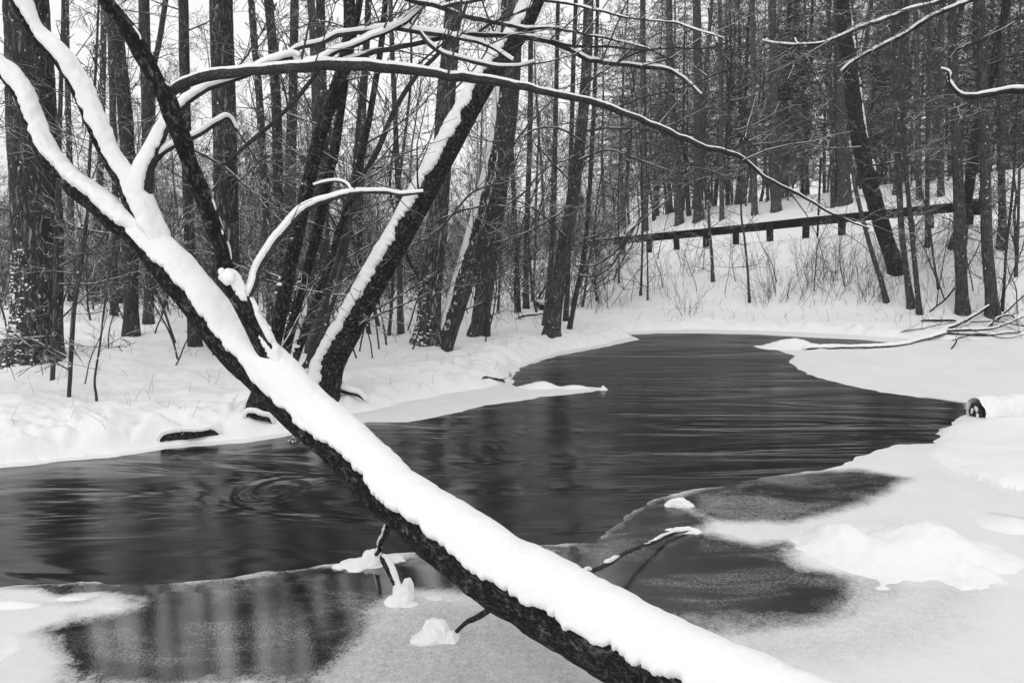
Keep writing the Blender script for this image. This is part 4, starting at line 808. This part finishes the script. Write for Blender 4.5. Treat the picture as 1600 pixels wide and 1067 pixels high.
# ------------------------------------------------------------------ logs and fallen wood
def log(name, label, pts, S=14, snow=None, mat='bark_branch', twigs=0, cat='log', step=.05, rough=.06, zoff=0.0, seed=5):
    """pts (px,py,z above ground,radius m)"""
    rows = []
    for (x, y, dz, r) in pts:
        g = G(x, y + dz * 0); rows.append((g[0], g[1], g[2] + dz, r))
    rows = np.array(rows); o = empty(name, rows[0, :3], label, cat)
    e_ = rows[0] + (rows[0] - rows[1]) * .12; e_[3] = rows[0, 3] * .15; e_[2] -= .02; e2 = rows[-1] + (rows[-1] - rows[-2]) * .08; e2[3] = rows[-1, 3] * .2
    rows = np.vstack([e_, rows, e2])
    limb(o, rows, step, S, 'wood', M[mat], snow, rough=rough, seed=seed)
    if twigs:
        lines = {}; rg = random.Random(seed)
        for j in range(twigs):
            q = rows[rg.randint(1, len(rows) - 1)]; a = rg.uniform(-1, 1)
            lines = {}; grow(lines, V3(q), Vector((rg.uniform(-1, 1), rg.uniform(-.3, .3), rg.uniform(.1, .9))).normalized(), rg.uniform(.3, .9), .008, 2, 3, rg, (3, 3, 3, 3), .03, .2)
            mb = MB(); flush(mb, lines, 4, .004); mb.build('twig', M['twig'], o)
    return o
LS = lambda T, th=1.5: dict(T=T, thmax=th, edge=.3, teeth=.7, fq=6, S=28, step=.04)
log('fallen_log', 'long low log lying on the ice edge, buried in snow, left of the branch pile', [(1262, 546, .02, .05), (1300, 545, .02, .035), (1360, 544, .03, .035), (1400, 542, .03, .035), (1440, 534, .05, .035), (1475, 525, .07, .035)], snow=LS(.035, 1.3), seed=91)
log('fallen_log', 'dark broken log with a blunt raised end on top of the branch pile', [(1450, 530, .06, .035), (1490, 516, .10, .04), (1520, 505, .18, .04), (1545, 497, .32, .038)], snow=LS(.02, .7), seed=92, mat='bark_near')
log('fallen_branch', 'thin straight stick on the snow at the left of the branch pile', [(1442, 503, .04, .03), (1468, 504, .06, .035), (1492, 504, .05, .03)], snow=LS(.02, .8), seed=93, cat='branch', mat='bark_near')
log('fallen_branch', 'twiggy fallen branch reaching right from the branch pile', [(1480, 523, .10, .03), (1530, 522, .10, .028), (1560, 517, .10, .025), (1600, 508, .22, .02), (1640, 500, .4, .015)], snow=LS(.02, .8), seed=94, twigs=5, cat='branch')
log('fallen_branch', 'bent dark branch lying lowest at the front right of the branch pile', [(1470, 524, .06, .02), (1510, 526, .05, .02), (1545, 527, .05, .018), (1592, 522, .05, .012)], snow=None, seed=95, twigs=3, cat='branch', mat='bark_near')
log('fallen_branch', 'arched branch standing over the right end of the branch pile', [(1545, 512, .06, .025), (1560, 506, .16, .028), (1580, 503, .16, .025), (1590, 510, .05, .015)], snow=LS(.012, .8), seed=96, cat='branch', mat='bark_near')
log('fallen_branch', 'branch sweeping up to the right edge above the pile', [(1560, 505, .1, .02), (1580, 500, .35, .02), (1602, 495, .6, .015), (1630, 490, .8, .01)], seed=97, cat='branch')
log('fallen_branch', 'dead branch propped against the fluted trunk foot', [(1455, 488, .05, .02), (1480, 478, .25, .02), (1500, 466, .55, .018), (1520, 450, .95, .015), (1530, 440, 1.2, .01)], seed=98, twigs=8, cat='branch', mat='bark_near')
for lab, pts, tw in [('thin knotted branch crossing over the front of the branch pile', [(1492, 534, .05, .012), (1530, 528, .10, .012), (1570, 532, .06, .01), (1600, 526, .05, .006)], 4),
                     ('steep thin branch standing up out of the branch pile', [(1550, 512, .05, .014), (1558, 500, .35, .012), (1572, 488, .7, .01), (1590, 480, .95, .006)], 5),
                     ('low spray of twigs at the left end of the branch pile', [(1410, 520, .03, .012), (1440, 517, .06, .012), (1470, 512, .08, .01), (1500, 509, .10, .006)], 5),
                     ('twiggy branch lying behind the branch pile toward the right edge', [(1520, 508, .08, .016), (1560, 510, .12, .014), (1600, 516, .1, .012), (1640, 520, .1, .008)], 6)]:
    log('fallen_branch', lab, pts, snow=None, seed=120 + tw * 3, twigs=tw, cat='branch', mat='bark_near')
log('twig', 'short dark stick poking from the snow below the branch pile', [(1487, 546, .01, .015), (1492, 541, .06, .015), (1497, 536, .12, .012)], seed=99, cat='stick', mat='bark_near', step=.03)
# snow covered log at the right edge with its cut end showing
c0 = Z(1522, 655, 0); e0 = Z(1524, 643, .14)
o = empty('snowy_log', (c0[0], c0[1], 0), 'thick snow covered log at the right edge, its round dark end facing the river', 'log')
lp = np.array([(e0[0], e0[1], .12, .112), (e0[0] + .3, e0[1] + .02, .12, .118), (e0[0] + .8, e0[1] + .03, .12, .12), (e0[0] + 1.6, e0[1] + .02, .12, .12), (e0[0] + 2.6, e0[1], .12, .12)])
limb(o, lp, .03, 28, 'wood', M['bark_near'], dict(T=.07, thmax=2.1, edge=.3, teeth=1.0, fq=8, S=48, step=.02, lump=1.0), seed=101)
mb = MB(); a_ = np.linspace(0, 2 * math.pi, 29); rings = []
for rr0, xx in ((0.001, -.02), (.04, -.015), (.075, -.01), (.098, .0), (.112, .012)):
    rings.append(np.stack([np.full(29, e0[0] + xx), e0[1] + np.cos(a_) * rr0 * 1.0, .12 + np.sin(a_) * rr0], -1) + (vn(np.cos(a_) * 3, np.sin(a_) * 3, rr0 * 90, 4) * .03)[:, None] * [1, 0, 0])
Vr = np.array(rings); ix = np.arange(5 * 29).reshape(5, 29); mb.add(Vr, np.stack([ix[:-1, :-1], ix[1:, :-1], ix[1:, 1:], ix[:-1, 1:]], -1)); mb.build('end_face', M['bark_near'], o)
mb = MB()
for k in range(7):
    an = k * 1.7; lump(mb, (e0[0] - .02, e0[1] - .02 + .06 * math.cos(an), .12 + .07 * math.sin(an)), .012, .02, .016 + .008 * (k % 3), k, 8, .5)
mb.build('snow_flecks', M['snow'], o)
# other bits of wood, with one dark piece added for a shaded gap
def simple_log(label, x0, y0, x1, y1, r, T, th, zl=.05, mat='bark_near', seed=7, name='fallen_log', cat='log', twigs=0):
    a, b_ = G(x0, y0), G(x1, y1); mid = (a + b_) / 2
    o = empty(name, a, label, cat); e_ = b_ - a; w_ = np.array([-e_[1], e_[0], 0]) * .025
    pts = np.array([(*(a - [0, 0, .05]), r * .15), (*(a + e_ * .08), r * .8), (*(a + e_ * .35 + w_), r * 1.1), (*(a + e_ * .62 - w_), r * .85), (*(a + e_ * .85), r * .8), (*(b_ - [0, 0, .05]), r * .15)]); pts[:, 2] += zl
    limb(o, pts, .03, 14, 'wood', M[mat], dict(T=T, thmax=th, edge=.3, teeth=.9, fq=10, S=32, step=.015), seed=seed)
    if twigs:
        lines = {}; rg = random.Random(seed)
        for j in range(twigs):
            lines = {}; grow(lines, V3(pts[rg.randint(1, 4), :3]), Vector((rg.uniform(-1, 1), -.4, rg.uniform(-.5, .3))).normalized(), .15, .006, 3, 3, rg)
            mb = MB(); flush(mb, lines, 4, .003); mb.build('twig', M['twig'], o)
simple_log('added dark log shape for the shaded gap under a loaf of snow on the left bank', 250, 688, 343, 677, .055, .035, .8, .03, seed=111)  # log shape added to stand for shade in the gap beneath overhanging snow
simple_log('snow topped branch lying on the bank just right of the big leaning trunk', 505, 612, 570, 632, .035, .045, 1.1, .10, seed=113, twigs=4)
simple_log('small snowy root at the water edge under the clump', 385, 652, 425, 662, .04, .03, 1.0, .05, seed=115)
simple_log('little snow covered branch on the bank right of the three riverside trunks', 752, 592, 790, 598, .025, .025, 1.0, .04, seed=117, twigs=4)
simple_log('dark dead limb lying on the bank right of the stout trunk', 806, 500, 850, 492, .03, .03, .9, .06, seed=119, twigs=6)
simple_log('heap of brushwood in the snow left of the trunk on the bank point', 838, 480, 856, 486, .12, .05, .8, .10, seed=121, twigs=10)

# ------------------------------------------------------------------ tree patterns for the wood, copied by obj.copy()
def template(name, kind, seed, Ht):
    rg = random.Random(seed); parts = []
    mb = MB(); n = 12; p = Vector((0, 0, -.3)); pts = [p.copy()]; d = Vector((rg.gauss(0, .05), rg.gauss(0, .05), 1)).normalized()
    hh = (Ht + .3) / (n - 1)
    for i in range(n - 1):
        w_ = .04 if kind in ('tall', 'conifer') else .12
        d = (d + Vector((rg.gauss(0, w_), rg.gauss(0, w_), .10))).normalized(); p = p + d * hh; pts.append(p.copy())
    r0 = {'tall': .15, 'conifer': .15, 'small': .045, 'whip': .022, 'shrub': .01, 'midtree': .10}[kind]
    rad = [r0 * (1.25 if i == 0 else 1) * (1 - .85 * (i / (n - 1)) ** 1.2) for i in range(n)]
    q = spline([(*pt, r) for pt, r in zip(pts, rad)], Ht / 30)
    if kind != 'shrub': tubes(mb, q[:, :3], q[:, 3], 10 if kind in ('tall', 'conifer', 'midtree') else 6, (0, -1, .05))
    def at(t):
        f = t * (n - 1); i = min(int(f), n - 2); return pts[i].lerp(pts[i + 1], f - i), rad[i] + (rad[i + 1] - rad[i]) * (f - i)
    lines = {}; nd = None
    if kind in ('tall', 'midtree'):
        k0 = 30 if kind == 'tall' else 24
        for j in range(k0):
            t = (.30 if kind == 'tall' else .2) + (.7 if kind == 'tall' else .78) * (j + rg.random()) / k0
            b_, r = at(min(t, .99)); a = rg.uniform(0, 6.28)
            grow(lines, b_, Vector((math.cos(a), math.sin(a), rg.uniform(.2, 1.1))).normalized(), (1 - .55 * t) * Ht * .24 * rg.uniform(.6, 1.1), max(r * .38, .014), 0, 3, rg, (5, 5, 4, 3), .06, .2, (30, 60))
        for j in range(8):      # dead twigs low on the bole
            b_, r = at(rg.uniform(.08, .4)); a = rg.uniform(0, 6.28)
            grow(lines, b_, Vector((math.cos(a), math.sin(a), rg.uniform(-.2, .5))).normalized(), rg.uniform(.6, 1.6), .012, 1, 3, rg, (3, 4, 4, 3), .0, .25)
    elif kind == 'small':
        for j in range(20):
            t = .12 + .87 * (j + rg.random()) / 20; b_, r = at(min(t, .99)); a = rg.uniform(0, 6.28)
            grow(lines, b_, Vector((math.cos(a), math.sin(a), rg.uniform(.2, 1.2))).normalized(), Ht * .38 * (1 - .55 * t) * rg.uniform(.6, 1.1), max(r * .5, .008), 1, 3, rg, (4, 6, 5, 3), .06, .18, (25, 55))
    elif kind == 'whip':
        for j in range(9):
            t = .25 + .73 * (j + rg.random()) / 9; b_, r = at(min(t, .99)); a = rg.uniform(0, 6.28)
            grow(lines, b_, Vector((math.cos(a), math.sin(a), rg.uniform(.5, 1.5))).normalized(), Ht * .22 * rg.uniform(.5, 1.1), max(r * .5, .006), 2, 3, rg, (3, 3, 5, 3), .08, .15, (20, 50))
    elif kind == 'shrub':
        for j in range(rg.randint(6, 9)):
            a = rg.uniform(0, 6.28); b_ = Vector((math.cos(a) * .5 * rg.random(), math.sin(a) * .5 * rg.random(), -.15))
            grow(lines, b_, Vector((math.cos(a) * .45 - .12, math.sin(a) * .45, 1)).normalized(), Ht * rg.uniform(.45, 1.15), .008, 1, 3, rg, (4, 4, 3, 3), .04, .17, (18, 50), .4, (.18, .4))
    elif kind == 'conifer':
        nd = MB(); Cn = []
        z = .16
        while z < .985:
            for a0 in range(4):
                b_, r = at(z); a = a0 * 1.57 + rg.uniform(-.6, .6); L_ = min(Ht * .19, 3.4) * (1.06 - z) * rg.uniform(.7, 1.2) + .35
                if z < .3: L_ *= rg.uniform(.4, .9)
                dd = Vector((math.cos(a), math.sin(a), rg.uniform(-.15, .30))).normalized()
                c = [b_ + dd * L_ * s_ + Vector((0, 0, -.16 * L_ * s_ * s_)) for s_ in (0, .33, .66, 1)]
                lines.setdefault(4, []).append((c, [.02, .015, .01, .004]))
                m_ = int(L_ * 11)
                side = Vector((-dd.y, dd.x, 0)).normalized()
                for s_ in range(m_):
                    u_ = (s_ + rg.random()) / m_; base = b_ + dd * L_ * u_ + Vector((0, 0, -.16 * L_ * u_ * u_)); sg_ = 1 if s_ % 2 else -1
                    l2 = (.20 + .5 * (1 - u_)) * min(L_, 1.6) * .55
                    tip = base + side * sg_ * l2 + dd * l2 * .6 + Vector((0, 0, rg.uniform(-.22, .04) * l2 * 2))
                    for k in range(4):
                        v0 = base.lerp(tip, k / 4); v1 = base.lerp(tip, (k + 1.3) / 4) + Vector((rg.gauss(0, .04), rg.gauss(0, .04), rg.gauss(0, .05) - .02))
                        ww = Vector((rg.gauss(0, 1), rg.gauss(0, 1), rg.gauss(0, .6))).normalized() * rg.uniform(.018, .04)
                        Cn.append([v0 - ww * .3, v1 - ww, v1 + ww, v0 + ww * .3])
            z += .026 * rg.uniform(.7, 1.3)
        A = np.array([[tuple(v) for v in c] for c in Cn]); nd.add(A.reshape(-1, 3), np.arange(len(A) * 4).reshape(-1, 4))
    return dict(kind=kind, trunk=mb if kind != 'shrub' else None, lines=lines, needles=nd, H=Ht)
TEMPL = {}
def realize(key, name, parts_names=True):
    T = TEMPL[key]; root = bpy.data.objects.new(name, None); root.empty_display_size = .2
    kids = []
    if T['trunk']: kids.append(T['trunk'].build('trunk', M['bark'], None))
    mb = MB(); flush(mb, T['lines'], 3, {'tall': .008, 'midtree': .007, 'small': .0045, 'whip': .004, 'shrub': .0024, 'conifer': .01}[T['kind']])
    kids.append(mb.build('stems' if T['kind'] == 'shrub' else 'crown', M['twig'] if T['kind'] != 'shrub' else M['twig_dark'], None))
    if T['needles']: kids.append(T['needles'].build('needles', M['needle'], None, smooth=False))
    for k in kids: COL.objects.unlink(k)
    T['kids'] = kids; return T
SPEC = {'tall': [('tall', 1, 21), ('tall', 2, 24), ('tall', 3, 19), ('tall', 4, 22)], 'midtree': [('midtree', 11, 11), ('midtree', 12, 12), ('midtree', 13, 10)],
        'small': [('small', 21, 4.2), ('small', 22, 5.2), ('small', 23, 3.4), ('small', 24, 4.6)], 'whip': [('whip', 31, 4.0), ('whip', 32, 5.0), ('whip', 33, 3.0)],
        'shrub': [('shrub', 41, 2.0), ('shrub', 42, 2.5), ('shrub', 43, 1.5)], 'conifer': [('conifer', 51, 20), ('conifer', 52, 24), ('conifer', 53, 17)]}
NAME = {'tall': 'bare_tree', 'midtree': 'bare_tree', 'small': 'understory_tree', 'whip': 'sapling', 'shrub': 'shrub', 'conifer': 'conifer_tree'}
for k, L_ in SPEC.items():
    for i, (kd, sd, Ht) in enumerate(L_): TEMPL[(k, i)] = template(NAME[k], kd, sd, Ht); realize((k, i), NAME[k])
PLACED = []
def place(kind, x, y, s, rz, tilt=(0, 0), z=None, rgs=None):
    i = int(_hash(np.int64(int(x * 977)), np.int64(int(y * 991)), np.int64(3), 5) * 997) % len(SPEC[kind]); T = TEMPL[(kind, i)]
    root = bpy.data.objects.new(NAME[kind], None); COL.objects.link(root); root.empty_display_size = .2
    root.location = (x, y, (H(x, y) if z is None else z) - .03); root.rotation_euler = (tilt[0], tilt[1], rz); root.scale = (s, s, s)
    for k in T['kids']:
        c = k.copy(); COL.objects.link(c); c.parent = root
    px = 800 + F * x / y
    PLACED.append((root, kind, px, y, s * T['H'], tilt)); return root
rg = random.Random(77)
def blocked(x, y, clear=1.0):
    return False
def scatter(kind, n, region, smin, smax, mind=1.2, tilt=.03):
    pts = []; tries = 0
    while len(pts) < n and tries < n * 60:
        tries += 1
        Yv = math.sqrt(rg.uniform(region[2] ** 2, region[3] ** 2)); px = rg.uniform(region[0], region[1]); X = (px - 800) / F * Yv
        if any((X - a) ** 2 + (Yv - b_) ** 2 < mind * mind for a, b_ in pts): continue
        s, hr = rail_frame(np.array([X]), np.array([Yv])); s = float(s[0])
        if X > -5 and (-6.0 if kind == 'tall' else -9.5) < s < 9.5: continue
        d = float(poly_sd(np.array([X]), np.array([Yv]), LAND)[0])
        if d < 1.0: continue
        pts.append((X, Yv)); place(kind, X, Yv, rg.uniform(smin, smax), rg.uniform(0, 6.28), (rg.gauss(0, tilt), rg.gauss(0, tilt)))
# left and middle wood (stands on the flat behind the bank)
scatter('tall', 26, (-250, 960, 24, 66), .42, .68, 1.8)
scatter('midtree', 18, (-200, 960, 20, 50), .5, .85, 1.5, .06)
scatter('small', 100, (-150, 930, 15.5, 50), .6, 1.3, 1.0, .08)
scatter('whip', 34, (-100, 930, 13.5, 32), .6, 1.3, .7, .06)
scatter('shrub', 60, (-150, 930, 19, 42), .7, 1.3, .8, .08)
scatter('conifer', 16, (-250, 760, 50, 80), .35, .7, 3)
# wood beyond the road
scatter('conifer', 72, (930, 1850, 34, 72), .65, 1.1, 1.7)
scatter('tall', 60, (900, 1850, 33, 72), .6, 1.05, 1.3)
scatter('midtree', 26, (900, 1800, 32, 60), .6, 1.0, 1.3, .05)
scatter('small', 30, (920, 1750, 31, 48), .7, 1.4, 1.0, .08)
def at_px(kind, px, py, s, tilt=(0, 0), rz=None):
    g = G(px, py); place(kind, g[0], g[1], s, rg.uniform(0, 6.28) if rz is None else rz, tilt, g[2])
# brush on the slope under the guardrail
for k in range(36):
    px = rg.uniform(1175, 1400) if k < 25 else rg.uniform(940, 1540); py = rg.uniform(415, 487) - (px - 1180) * .08
    at_px('shrub', px, py, rg.uniform(.55, 1.05), (rg.gauss(0, .1), rg.gauss(0, .15) - .1))
for px, py, s in [(1073, 482, .8), (1048, 462, .6), (1240, 470, .9), (1345, 470, .8), (940, 470, .6), (965, 480, .6), (925, 490, .5), (1462, 470, .7), (1480, 440, .8), (1590, 470, .9), (1475, 400, .8), (1535, 420, .7), (990, 420, .5)]:
    at_px('shrub', px, py, s, (rg.gauss(0, .08), rg.gauss(0, .12)))
for px, py, s in [(1035, 450, .7), (1090, 455, .6), (1130, 460, .55), (1150, 440, .7), (1270, 455, .8), (1215, 440, .8), (1320, 450, .8), (1460, 478, .8), (1480, 470, .9), (1525, 455, .8), (1590, 490, .8), (1575, 440, .9), (945, 455, .7), (985, 470, .5), (960, 405, .9), (1025, 405, .8)]:
    at_px('whip', px, py, s, (rg.gauss(0, .06), rg.gauss(0, .10)))
# on the left bank
for px, py, s in [(130, 600, .45), (280, 560, .7), (272, 572, .6), (560, 560, .7), (548, 555, .9), (590, 545, .8), (605, 540, .9), (640, 545, .7), (560, 548, .8), (20, 540, .9), (585, 560, .6), (720, 500, .8), (735, 490, .8), (815, 500, .7), (800, 470, .8), (240, 520, .7), (330, 530, .8), (395, 560, .8), (170, 545, .5)]:
    at_px('whip', px, py, s, (rg.gauss(0, .05), rg.gauss(0, .12)))
for px, py, s in [(760, 400, .9), (700, 470, .7), (830, 440, 1.0), (610, 480, .8), (540, 480, .8), (280, 480, .8), (140, 500, .6), (20, 500, .8)]:
    at_px('small', px, max(py, 478), s, (rg.gauss(0, .05), rg.gauss(0, .08)))

for px, py, s in [(700, 505, .8), (735, 500, 1.0), (775, 500, .9), (805, 490, 1.1), (842, 492, 1.0), (905, 480, 1.0), (932, 470, 1.1), (955, 440, 1.0), (580, 500, .9), (520, 500, .9), (470, 490, 1.0),
                  (1430, 395, 1.0), (1540, 420, 1.1), (1592, 415, 1.2), (250, 490, .9), (330, 495, .9)]:
    at_px('small', px, py, s, (rg.gauss(0, .05), rg.gauss(0, .12)))

# labels of the wood: kind, size, tilt and the landmark it stands by; look-alikes at one landmark share a group and a label
LM = [(-400, 'in the wood left of the massive left trunk'), (40, 'behind the massive left trunk'), (120, 'between the massive left trunk and the straight grey one'), (215, 'behind the fork of the snowy limbs'), (290, 'behind the dark stem'),
      (350, 'near the big dotted trunk'), (400, 'between the big dotted trunk and the dark clump'), (470, 'behind the dark clump'), (540, 'in the bright gap right of the dark clump'), (620, 'behind the snow edged leaning trunk'),
      (680, 'near the trunk with the plastered foot'), (750, 'near the stout flared trunk'), (820, 'left of the trunk on the bank point'), (890, 'behind the trunk on the bank point'), (950, 'above the left end of the guardrail'),
      (1030, 'above the left third of the guardrail'), (1110, 'by the slender speckled sapling'), (1180, 'by the left side of the brush patch'), (1250, 'by the road sign'), (1320, 'near the thick left leaning trunk'),
      (1400, 'near the slim pair of trunks'), (1470, 'near the fluted trunk'), (1540, 'near the plain grey trunk at the log pile'), (1600, 'at the right edge of the picture')]
bins = {}
for rec in PLACED:
    root, kind, px, y, hgt, tilt = rec
    lm = min(LM, key=lambda l: abs(l[0] - px))[1]
    far = 'close' if y < 22 else ('middle distance' if y < 36 else ('far' if y < 52 else 'farthest'))
    bins.setdefault((kind, lm, far), []).append(rec)
KL = {'tall': ('tall bare tree', 'tree'), 'midtree': ('mid sized bare tree', 'tree'), 'small': ('low twiggy tree', 'tree'), 'whip': ('thin bare sapling', 'sapling'), 'shrub': ('leafless shrub', 'shrub'), 'conifer': ('dark conifer', 'conifer')}
for (kind, lm, far), recs in bins.items():
    base, cat = KL[kind]; recs.sort(key=lambda r: r[2])
    for j, (root, _, px, y, hgt, tilt) in enumerate(recs):
        if len(recs) == 1: pre = far
        elif len(recs) == 2: pre = far + (' left' if j == 0 else ' right')
        elif len(recs) == 3: pre = far + (' left', ' middle', ' right')[j]
        else: pre = far + (' leftmost' if j == 0 else (' rightmost' if j == len(recs) - 1 else ' inner'))
        tag(root, '%s %s %s' % (pre.replace('middle distance', 'midway'), base, lm), cat, ('%ss %s' % (base, lm)))

# ------------------------------------------------------------------ stuff: the far wood, dry weeds
def merged(name, keys, n, region, s0, s1, mat, minr, label, kind_filter=None, lines_lv=None, seed=3):
    rr = random.Random(seed); out = MB(); cache = {}
    for k in keys:
        m0 = MB(); T = TEMPL[k]
        L2 = {N: [l for i, l in enumerate(ls) if N == 6 or i % 3 == 0] for N, ls in T['lines'].items()}
        flush(m0, L2, 3, minr)
        if T['trunk']: m0.v += T['trunk'].v; m0.f += [f + m0.n for f in []] ; 
        cache[k] = (np.vstack(m0.v[:len(m0.f)]), np.vstack(m0.f), T)
    for i in range(n):
        k = rr.choice(keys); V, Fq, T = cache[k]
        Yv = math.sqrt(rr.uniform(region[2] ** 2, region[3] ** 2)); px = rr.uniform(region[0], region[1]); X = (px - 800) / F * Yv
        s = rr.uniform(s0, s1); a = rr.uniform(0, 6.28); Rz = np.array([[math.cos(a), -math.sin(a), 0], [math.sin(a), math.cos(a), 0], [0, 0, 1]])
        off = np.array([X, Yv, H(X, Yv)])
        out.add(V @ Rz.T * s + off, Fq)
        if T['trunk']: out.add(np.vstack(T['trunk'].v) @ Rz.T * s + off, np.vstack(T['trunk'].f), np.vstack(T['trunk'].uv))
    o = out.build(name, mat); tag(o, label, 'woodland', kind='stuff'); return o
merged('distant_wood', [('tall', 0), ('tall', 2), ('midtree', 0), ('midtree', 1)], 130, (-350, 1950, 68, 120), .7, 1.15, M['twig'], .022, 'dense bare wood far behind everything, a grey mass of twigs', seed=4)
# low tangle of brush under the far trees
out = MB(); rr = random.Random(8)
for i in range(5200):
    Yv = math.sqrt(rr.uniform(24 ** 2, 64 ** 2)); px = rr.uniform(-250, 960); X = (px - 800) / F * Yv; z = None
    base = np.array([X, Yv, 0.0]); L_ = rr.uniform(.8, 3.4); 
    out_l = [base]
    d = np.array([rr.gauss(0, .35), rr.gauss(0, .35), 1.0])
    for k in range(3): d = d + np.array([rr.gauss(0, .25), rr.gauss(0, .25), -.05]); out_l.append(out_l[-1] + d / np.linalg.norm(d) * L_ / 3)
    if i == 0: CC = []; 
    CC.append(out_l)
    for q in range(5):
        b0 = out_l[rr.randint(1, 2)]; d2 = np.array([rr.gauss(0, .8), rr.gauss(0, .8), rr.uniform(0, 1)]); d2 /= np.linalg.norm(d2); l2 = L_ * rr.uniform(.2, .5)
        CC.append([b0, b0 + d2 * l2 / 3, b0 + d2 * l2 * .66 + [0, 0, .03], b0 + d2 * l2 + [0, 0, .1]])
CC = np.array(CC); CC[..., 2] += height(CC[:, 0, 0], CC[:, 0, 1])[:, None] - .05
tubes(out, CC, np.tile([.013, .012, .010, .008], (len(CC), 1)), 3)
tag(out.build('undergrowth', M['twig']), 'grey tangle of brush low among the distant trees on the left', 'undergrowth', kind='stuff')
# dry weeds poking through the snow
CC = []; rr = random.Random(12)
def weeds(n, x0, x1, y0, y1, h0, h1, land=True):
    for i in range(n):
        g = G(rr.uniform(x0, x1), rr.uniform(y0, y1))
        if float(poly_sd(g[:1], g[1:2], LAND)[0]) < .15: continue
        h_ = rr.uniform(h0, h1); d = np.array([rr.gauss(0, .25), rr.gauss(0, .25), 1.0]); a = [g - [0, 0, .02]]
        for k in range(3): d = d + np.array([rr.gauss(0, .25), rr.gauss(0, .25), -.12]); a.append(a[-1] + d / np.linalg.norm(d) * h_ / 3)
        CC.append(a)
weeds(70, 0, 430, 530, 690, .06, .35); weeds(60, 100, 640, 485, 560, .15, .6); weeds(60, 560, 960, 480, 600, .05, .25); weeds(230, 920, 1420, 395, 505, .08, .4); weeds(70, 1400, 1600, 380, 510, .1, .4)
for i in range(320):
    Yv = rr.uniform(17, 30); px = rr.uniform(60, 850); X = (px - 800) / F * Yv; g = np.array([X, Yv, H(X, Yv)]); h_ = rr.uniform(.2, .7); d = np.array([rr.gauss(0, .2), 0, 1.0]); a = [g]
    for k in range(3): d = d + np.array([rr.gauss(0, .2), rr.gauss(0, .2), -.1]); a.append(a[-1] + d / np.linalg.norm(d) * h_ / 3)
    CC.append(a)
CC = np.array(CC); mb = MB(); sc_ = (CC[:, 0, 1] / 20)[:, None]; tubes(mb, CC, np.array([.0045, .004, .003, .002])[None] * np.clip(sc_, .35, 2), 3)
tag(mb.build('dry_weeds', M['twig_dark']), 'dry weed stalks poking through the snow on both banks', 'weeds', kind='stuff')

# ------------------------------------------------------------------ damp winter air
x0, x1, y0, y1, z0, z1 = -2540, 2540, -16, 425, -1.2, 40
v = np.array([[x, y, z] for x in (x0, x1) for y in (y0, y1) for z in (z0, z1)])
mb = MB(); mb.add(v, [[0, 1, 3, 2], [4, 6, 7, 5], [0, 4, 5, 1], [2, 3, 7, 6], [0, 2, 6, 4], [1, 5, 7, 3]])
m = bpy.data.materials.new('haze'); m.use_nodes = True; t = m.node_tree; t.nodes.clear()
pv = t.nodes.new('ShaderNodeVolumePrincipled'); pv.inputs['Color'].default_value = (.9, .9, .9, 1); pv.inputs['Density'].default_value = .0011; pv.inputs['Anisotropy'].default_value = 0.2
ou = t.nodes.new('ShaderNodeOutputMaterial'); t.links.new(pv.outputs[0], ou.inputs['Volume'])
tag(mb.build('haze', m, smooth=False), kind='stuff')
